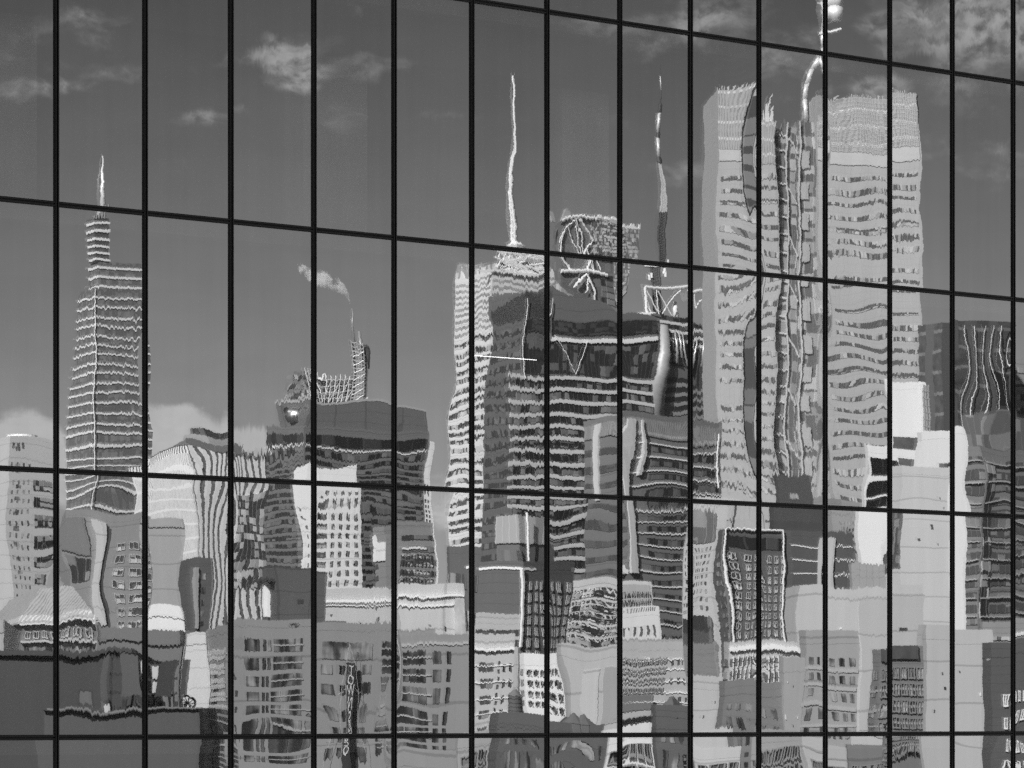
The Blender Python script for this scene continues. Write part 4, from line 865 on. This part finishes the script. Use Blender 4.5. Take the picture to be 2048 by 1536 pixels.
b.strip('glass_bay', 'R', 1388, 1436, 1020, 1090, glaz(.16, .6, .5, 1, 12), .15); b.strip('glass_bay', 'R', 1384, 1434, 1238, 1318, glaz(.05, .16, .5, 3, 2.4), .2); b.grid('R', 1440, 1456, 1, 1060, 1380, 10, .6, .45, GN)  # ragged dark reflections put into the tones of the glass bays
b = B('plain_block', 'small pale blank house at the foot of the slab tower', (1380, 1386, 1446), 1384, 260, wall(.56, 2), phi=R(5)); b = B('low_block', 'ribbed brown shed above the small pale house', (1380, 1384, 1440), 1312, 300, wall(.26, .5), phi=R(5))
b = B('plain_block', 'light concrete stair tower standing before the mid-grey apartments', (1552, 1562, 1612), 1346, 230, wall(.42, 0), phi=R(8)); b.clutter(3, 7)
b = B('terrace_block', 'stepped glass terraces with white railings under the brick tower', (1448, 1456, 1600), 1308, 310, wall(.5, 2, 0, .1), phi=R(5)); b.bands(1318, 1440, 5, .62, glaz(.12, .5, .5, 1.4, 2.2), jit=.08); b.strip('coping_band', 'R', 1456, 1600, 1296, 1306, WHITE, .4); b.clutter(6, 7)
b.grid('R', 1460, 1596, 13, 1316, 1440, 9, .16, .85, WHITE, out=.3, name='railing_post')
b = B('brick_house', 'brown brick house with three window rows at the transom line', (1440, 1452, 1560), 1396, 230, wall(.24, .5, 0, .14), phi=R(10)); b.grid('R', 1456, 1550, 5, 1408, 1540, 4, .5, .45, GN)
b = B('church_hall', 'low dark hall with two small domed turrets before the stucco block', (984, 1000, 1216), 1468, 230, wall(.12, 1, 0, .15), phi=R(5)); c, r, l = b.T
m = MB()
for i, x in enumerate((1146, 1168)):
    u = (x-1000)*230/F; m.tube((u, .8, b.zt), (u, .8, b.zt+.9), .9, .9, 10); m.tube((u, .8, b.zt+.9), (u, .8, b.zt+1.6), .95, .05, 10)
m.build('turret', plain('slate', .16, .6), b.root)
m = MB(); u0, u1 = (1100-1000)*230/F, (1200-1000)*230/F; m.hex([(u0, 0, b.zt), (u1, 0, b.zt), (u1, 6, b.zt), (u0, 6, b.zt), (u0+1.1, 1, b.zt+1.3), (u1-1.1, 1, b.zt+1.3), (u1-1.1, 5, b.zt+1.3), (u0+1.1, 5, b.zt+1.3)]); m.build('roof', plain('slate', .10, .6), b.root)
b.grid('R', 1010, 1200, 9, 1480, 1560, 2, .5, .5, GN)
def water_tank(pxc, ytop, ybot, D, w, lab):
    ro = place('water_tank', pxc, D); tag(ro, lab, 'water tank', 'timber water tanks on roofs'); k = D/F; r_ = w*k/2; z0_, z1 = zz(ybot, D), zz(ytop, D); h = z1-z0_
    m = MB(); m.tube((0, 0, z0_+h*.28), (0, 0, z0_+h*.82), r_, r_*.96, 16); m.build('barrel', plain('weathered_timber', .13, .8), ro, smooth=False)
    m = MB(); m.tube((0, 0, z0_+h*.82), (0, 0, z1), r_*1.06, .05, 16); m.build('conical_roof', plain('tank_roof', .2, .7), ro)
    for (a, c_) in ((-1, -1), (1, -1), (-1, 1), (1, 1)):
        m = MB(); m.tube((a*r_*.6, c_*r_*.6, 0), (a*r_*.6, c_*r_*.6, z0_+h*.28), .09); m.build('leg', DARKM, ro)
    m = MB()
    for i in range(4): m.tube((0, 0, z0_+h*(.34+.13*i)), (0, 0, z0_+h*(.345+.13*i)+.05), r_*1.02, r_*1.02, 16)
    m.build('hoop', DARKM, ro)
water_tank(1030, 1384, 1462, 250, 28, 'timber water tank with cone roof in front of the white loft building')
water_tank(1345, 1404, 1470, 300, 24, 'small dark water tank on legs by the light cornice block')

# -- left side
b = B('office_tower', 'brown and pale tower with a dark slot beneath the tapering glass tower', (104, 118, 292), 1036, 520, wall(.30, 3, 0, .12), phi=R(10))
b.strip('dark_slot', 'R', 205, 209, 1050, 1250, DARKM, .1); b.strip('pale_pier', 'R', 180, 200, 1040, 1250, W7, .5); b.strip('window_band', 'R', 122, 168, 1106, 1160, glaz(.05, .4, .4, 1.4, 3), .2)
b.grid('R', 226, 286, 2, 1080, 1260, 7, .6, .5, glaz(.08, .75, .5, .8, 1.6), frame=W7); b.strip('blank_panel', 'R', 118, 168, 1040, 1100, wall(.24), .2); b.clutter(6, 9)
b = B('chateau_block', 'old hotel with steep pale mansard roof and ornate dormer storeys', (-40, 30, 176), 1246, 380, wall(.22, 2.2, 1.1, .3), phi=R(12), roof=False)
c, r, l = b.T; m = MB(); z = b.zt; h = zz(1168, 380)-z
m.hex([(c.x-.6, c.y-.6, z), (r.x+.6, c.y-.6, z), (r.x+.6, l.y, z), (c.x-.6, l.y, z), (c.x+2.2, c.y+3, z+h), (r.x-2.2, c.y+3, z+h), (r.x-2.2, l.y-2, z+h), (c.x+2.2, l.y-2, z+h)]); m.build('mansard_roof', fins(.50, .36, .45, .6), b.root)
b.grid('R', 34, 172, 8, 1262, 1278, 1, .5, .7, GN, frame=W7, name='dormer_window'); b.strip('cornice', 'R', 30, 176, 1281, 1285, W7, .5); b.grid('R', 34, 172, 8, 1288, 1330, 1, .5, .85, glaz(.03, .5, .5, .6, 1.4)); b.strip('cornice', 'R', 26, 178, 1246, 1249, W8, .7)
b = B('plain_block', 'pale low box with arched vents at the edge of the frame', (-60, -20, 28), 1286, 300, wall(.5), phi=R(6))
b = B('apartment_block', 'grey block with stepped parapet before the ribbed tower', (286, 292, 360), 1082, 460, wall(.42, 3, 0, .14), phi=R(5)); b.strip('dark_storey', 'R', 292, 356, 1086, 1104, wall(.12), .3); b.bands(1118, 1240, 5, .4, glaz(.14, .6, .5, 1.2, 2), jit=.1); b.strip('louvre_screen', 'R', 336, 374, 1184, 1228, plain('louvre', .22, .5), .3)
b.grid('R', 296, 354, 8, 1112, 1230, 7, .5, .45, G2, out=.3)
b = B('brick_tower', 'dark brick stair tower with a stepped top before the ribbed tower', (358, 372, 426), 1128, 400, wall(.12, 1, 0, .2), phi=R(14)); b.mass('chimney', .3, .55, .2, .6, 1108, 1128, wall(.2)); b.strip('pale_strip', 'R', 384, 394, 1130, 1250, plain('pale_strip', .4, .6), .3); b.grid('R', 398, 410, 1, 1136, 1250, 5, .7, .5, GN)
b = B('plain_block', 'white blank wall lit by the sun left of the concrete flats', (286, 292, 362), 1236, 300, wall(.92, 0, 0, .04), phi=R(4)); b.root['label'] = 'short white blank wall lit by the sun above the loading yard'
b = B('plain_block', 'tall white painted wall with a small aerial beside the concrete flats', (362, 368, 420), 1292, 270, wall(.70, 1.2, 0, .05), phi=R(4)); b.clutter(4, 10, [DARKM, WHITE])
b = B('low_block', 'mid-grey flat parapet wall behind the rooftop boards', (180, 186, 358), 1284, 250, wall(.20, 0, 0, .06), phi=R(3))
b = B('warehouse', 'long dark grey warehouse wall with a thin roof flashing', (-160, -60, 320), 1325, 230, wall(.07, 0, 0, .12), phi=R(3), par=.25)
b.strip('flashing', 'R', -60, 318, 1325, 1328, plain('flashing', .2, .5), .03)
b = B('low_block', 'dark low roof deck parapet carrying boards, wheels and chairs', (70, 84, 404), 1422, 190, wall(.10, 0, 0, .1), phi=R(2), par=.05)
b.strip('flashing', 'R', 84, 404, 1416, 1420, plain('flashing', .22, .5), .03)
m = MB(); N_ = 30
for i in range(N_): m.tube(b.pt('R', i/N_, zz(1502+12*math.sin(i*.33)-5*math.cos(i*.8), 190), .04), b.pt('R', (i+1)/N_, zz(1502+12*math.sin((i+1)*.33)-5*math.cos((i+1)*.8), 190), .04), .035)
m.build('wall_cable', DARKM, b.root)
def board(pxa, pxb, ya, yb, D, v, lab, lean=0.0, legs=True, frame=True):
    ro = place('rooftop_board', (pxa+pxb)/2, D, R(4)); tag(ro, lab, 'board', 'boards on the roof deck'); k = D/F; w = (pxb-pxa)*k/2
    m = MB(); m.hex([(-w+lean, -.04, zz(yb, D)), (w+lean, -.04, zz(yb, D)), (w+lean, .04, zz(yb, D)), (-w+lean, .04, zz(yb, D)), (-w, -.04, zz(ya, D)), (w, -.04, zz(ya, D)), (w, .04, zz(ya, D)), (-w, .04, zz(ya, D))]); m.build('panel', wall(v, 0, 0, .2), ro)
    if frame:
        m = MB(); e_ = .09; m.box(-w-e_, w+e_, -.06, .06, zz(ya, D)+.002, zz(ya, D)+e_); m.box(-w-e_, -w-.002, -.06, .06, zz(1420, D), zz(ya, D)); m.box(w+.002, w+e_, -.06, .06, zz(1420, D), zz(ya, D)); m.build('frame', DARKM, ro)
for a in ((156, 183, 1382, 1408, .17, 'square grey board on a dark frame at the far end of the deck', 0, 1), (201, 213, 1316, 1398, .11, 'tall narrow grey board standing clear of the others', 0, 0), (236, 284, 1312, 1394, .12, 'widest tall grey board on the roof deck', .1, 0), (316, 352, 1314, 1390, .05, 'leaning blackened board with mottled edge', -.35, 0), (362, 376, 1316, 1386, .07, 'narrow dark leaning board next to the white wall', -.12, 0)):
    board(a[0], a[1], a[2], a[3], 194, a[4], a[5], a[6], frame=bool(a[7]))
m = None
def rig():
    D = 196.; ro = place('rooftop_machinery', 330, D); tag(ro, 'dark rooftop machinery with a big spoked wheel behind the leaning boards', 'machinery'); k = D/F
    m = MB(); wc = Vector(((382-340)*k, .1, zz(1404, D))); wr = 17*k
    for i in range(20):
        a0, a1 = 2*math.pi*i/20, 2*math.pi*(i+1)/20; m.tube(wc+Vector((math.cos(a0)*wr, 0, math.sin(a0)*wr)), wc+Vector((math.cos(a1)*wr, 0, math.sin(a1)*wr)), .07, n=6)
        if i % 2 == 0: m.tube(wc, wc+Vector((math.cos(a0)*wr, 0, math.sin(a0)*wr)), .03, n=4)
    m.build('wheel', plain('rusty_metal', .05, .7), ro)
    m = MB()
    for i in range(16):
        x = (210+i*11-330)*k; m.box(x, x+rnd.uniform(3, 10)*k, .1, .4, zz(1420, D), zz(rnd.uniform(1380, 1412), D))
    m.build('crate', plain('dark_clutter', .05, .8, 0, .6), ro)
    m = MB()
    for y in (1320, 1350, 1382): m.box((214-330)*k, (350-330)*k, .3, .42, zz(y+5, D), zz(y, D))
    for x in (216, 262, 300, 340): m.box((x-330)*k, (x+4-330)*k, .3, .42, zz(1420, D), zz(1314, D))
    m.build('steel_rack', plain('dark_metal', .04, .5), ro)
    m = MB(); m.box((296-330)*k, (310-330)*k, .2, .28, zz(1350, D), zz(1324, D)); m.box((296-330)*k, (310-330)*k, .2, .28, zz(1384, D), zz(1356, D)); m.box((204-330)*k, (216-330)*k, .05, .2, zz(1418, D), zz(1405, D)); m.build('pale_sheet', W7, ro)
rig()

# -- concrete flats in front
b = B('apartment_block', 'mid-grey concrete flats with balconies and a long vertical name banner', (414, 462, 780), 1258, 240, wall(.30, 2.9, 0, .07), phi=R(9), bot=(412, 462, 786), ybot=1530, par=.5)
GF = drapes(.035, .42, 5.); fm = None; GN = GF
b.grid('L', 418, 460, 1, 1284, 1555, 9, .96, .74, GF); b.bands(1284, 1555, 9, .10, plain('slab_edge', .42, .6), 'slab_edge', faces='L', out=.09)
b.grid('R', 496, 522, 1, 1276, 1520, 7, .95, .62, GF, frame=fm); b.grid('R', 526, 542, 2, 1276, 1520, 7, .6, .62, GF); b.grid('R', 545, 603, 3, 1276, 1520, 7, .94, .72, GF, frame=fm)
b.bands(1276, 1520, 7, .08, plain('slab_edge', .42, .6), 'slab_edge', faces='R', fr=(.26, .45), out=.08)
b.strip('window_wall', 'R', 646, 740, 1280, 1316, GF, .06)
b.grid('R', 646, 666, 1, 1318, 1540, 6, .9, .5, GF, frame=fm); b.grid('R', 672, 686, 1, 1318, 1540, 6, .6, .45, GD); b.grid('R', 696, 708, 1, 1318, 1540, 6, .6, .45, GD); b.grid('R', 712, 740, 1, 1318, 1540, 6, .95, .55, GF, frame=fm)
b.grid('R', 762, 779, 1, 1276, 1530, 7, .95, .78, GF); b.bands(1276, 1530, 7, .08, plain('slab_edge', .42, .6), 'slab_edge', faces='R', fr=(.94, .999), out=.08)
b.grid('R', 470, 482, 1, 1300, 1520, 6, .3, .35, GD)
c, r, l = b.T
sg = MB(); u0, u1 = (r.x-c.x)*b.fr('R', 684), (r.x-c.x)*b.fr('R', 700); sg.box(u0, u1, -.75, -.6, zz(1560, 240), zz(1322, 240)); so = sg.build('banner', plain('banner_cloth', .035, .7), b.root)
for i, ch in enumerate('TOWNSEND&CO'):
    cu = bpy.data.curves.new('letter', 'FONT'); cu.body = ch; cu.size = .78; cu.align_x = 'CENTER'; cu.extrude = .015; cu.materials.append(plain('letter_paint', .75, .5))
    tmp = bpy.data.objects.new('letter_outline', cu); me = bpy.data.meshes.new_from_object(tmp); bpy.data.objects.remove(tmp)
    lo_ = bpy.data.objects.new('letter', me); col.objects.link(lo_); lo_.parent = so; lo_.rotation_euler = (R(90), 0, R(180)); lo_.location = ((u0+u1)/2, .775, zz(1345+18.4*i, 240)); lo_.scale = (.62, 1.0, 1)
m = MB()
for s_ in (-1, 1):
    uc = (u0+u1)/2; m.tube((uc, -.7, zz(1282, 240)), (uc+s_*1.5, -.7, zz(1545, 240)), .011)
    m.tube((uc+s_*.2, -.7, zz(1370, 240)), (uc+s_*.75, -.7, zz(1382, 240)), .011)
m.build('stay_wire', plain('wire', .6, .4), b.root)
b2 = B('roof_bulkhead', 'dark concrete lift bulkhead on top of the concrete flats', (529, 552, 656), 1142, 252, wall(.115, 1.5, 2.4, .08), phi=R(14), cat='bulkhead', z0=zz(1262, 252), par=.1)
b2.strip('louvre', 'R', 588, 601, 1200, 1209, DARKM, .03); b2.strip('overhang', 'L', 529, 551, 1164, 1169, DARKM, .5); b2.strip('downpipe', 'L', 540, 542, 1170, 1234, WHITE, .3)
def shrub(pxc, D, w, h, ybase, lab):
    ro = place('rooftop_shrub', pxc, D); tag(ro, lab, 'shrub', 'shrubs along the roof edge'); k = D/F; m = MB(); z0_ = zz(ybase, D)
    for i in range(260):
        a, e_, rr = rnd.uniform(0, 6.28), rnd.uniform(0, 1), rnd.random()**.5; x = math.cos(a)*rr*w*k/2; y = math.sin(a)*rr*w*k/2; z = z0_+e_*h*k*(1-.55*rr)*rnd.uniform(.6, 1)
        s_ = rnd.uniform(.03, .09); d = Vector((rnd.gauss(0, 1), rnd.gauss(0, 1), rnd.gauss(0, 1))).normalized()*s_; e2 = d.cross(Vector((rnd.random(), rnd.random(), 1))).normalized()*s_*.6
        n_ = len(m.v); p = Vector((x, y, z)); m.v += [p-d, p+e2, p+d, p-e2]; m.f.append([n_, n_+1, n_+2, n_+3])
    m.build('foliage', plain('leaf', .045, .7, 0, .5), ro)
    t_ = MB()
    for i in range(4): t_.tube((0, 0, z0_-.2), (rnd.uniform(-.3, .3)*w*k, rnd.uniform(-.2, .2)*w*k, z0_+h*k*rnd.uniform(.4, .8)), .02, .01, 5)
    t_.build('stem', plain('bark', .08, .8), ro)
shrub(510, 242, 22, 18, 1254, 'thin dark shrub at the outer corner of the concrete roof'); shrub(580, 241, 40, 14, 1256, 'low wide shrub directly before the dark bulkhead'); shrub(612, 243, 26, 17, 1256, 'bushy shrub where the bulkhead meets the mullion'); shrub(712, 242, 32, 24, 1258, 'tallest loose shrub by itself near the end of the roof')
m = MB(); k = 242/F; ro = place('planter_rail', 668, 244, R(9)); tag(ro, 'low screen and planter boxes between the roof shrubs', 'planter')
m.box(-20*k, 24*k, 0, .5, zz(1258, 244), zz(1240, 244)); m.build('planter_box', plain('planter', .16, .7), ro)

b = B('apartment_block', 'grey flats with wide glass balconies and two columns of dark windows', (784, 790, 940), 1292, 235, wall(.30, 2.9, 0, .08), phi=R(6), par=.5)
b.grid('R', 792, 848, 3, 1302, 1560, 7, .97, .74, drapes(.03, .3, 3.), frame=fm); b.grid('R', 861, 879, 1, 1302, 1560, 7, .9, .66, drapes(.03, .25, 6.), frame=fm); b.grid('R', 890, 900, 1, 1302, 1560, 7, .9, .7, GD)
b.bands(1302, 1560, 7, .07, plain('slab_edge', .48, .6), 'slab_edge', faces='R', fr=(0, .46), out=.08); b.strip('coping_band', 'R', 790, 938, 1291, 1296, plain('coping', .5, .5), .08); b.mass('roof_box', .0, .52, .1, .5, 1266, 1292, wall(.30, 1.5))

# -- low roofs under the transom line
b = B('church_hall', 'dark gabled hall roof beside the cornice block with one pyramid turret', (1306, 1314, 1386), 1446, 222, wall(.12, 1, 0, .15), phi=R(6)); c, r, l = b.T
m = MB(); m.tube((1.1, 1.2, b.zt), (1.1, 1.2, b.zt+1.5), 1.3, .05, 4); m.build('turret', plain('slate', .13, .6), b.root); b.grid('R', 1320, 1380, 4, 1470, 1545, 2, .5, .6, GN)
for (nm, lab, xa, xb, y, D_, v, nx, mt) in (('row_house', 'white house front with black strip windows at the bottom of the view', 1216, 1306, 1490, 214, .75, 4, GD), ('row_house', 'pale garage block with a thin dark roof line at the bottom of the view', 1388, 1470, 1500, 205, .6, 3, GN),
    ('row_house', 'grey terrace house with square windows below the light stair tower', 1504, 1600, 1494, 200, .36, 5, GN), ('row_house', 'low pale house with long balcony windows below the mid-grey apartments', 1606, 1700, 1512, 205, .5, 5, GN), ('row_house', 'narrow brown house between the pale low houses', 1704, 1748, 1506, 208, .22, 3, G2),
    ('row_house', 'small concrete shed under the cream apartment block', 930, 984, 1500, 215, .4, 2, GN), ('row_house', 'long low grey shop front below the glass balcony flats', 800, 926, 1538, 200, .33, 6, GN)):
    b = B(nm, lab, (xa-5, xa, xb), y, D_, wall(v, 2.7, 0, .12), phi=R(6)); b.grid('R', xa+5, xb-4, nx, y+12, 1560, 2, .6, .6, mt, frame=plain('frame_dim', .3, .5)); b.clutter(3, 8)
def specks(keys, n, seed):
    """small service windows, grilles and ducts on plain walls of the nearer blocks"""
    q = random.Random(seed)
    for b_ in keys:
        for i in range(n):
            f = q.uniform(.08, .9); y = b_.ytop + q.uniform(14, 150); w = q.uniform(.015, .05); h = q.uniform(3, 9); m = MB()
            b_.patch(m, 'R', f, f+w, zz(y+h, b_.D), zz(y, b_.D), .05); m.build(q.choice(('service_window', 'wall_grille')), q.choice((GD, GN, WHITE, DARKM)), b_.root)
specks([x for x in ALLB if x.D < 420 and x.root.name.split('.')[0] in ('plain_block', 'warehouse', 'hall', 'tall_wall_block', 'parking_block', 'low_block')], 6, 5)
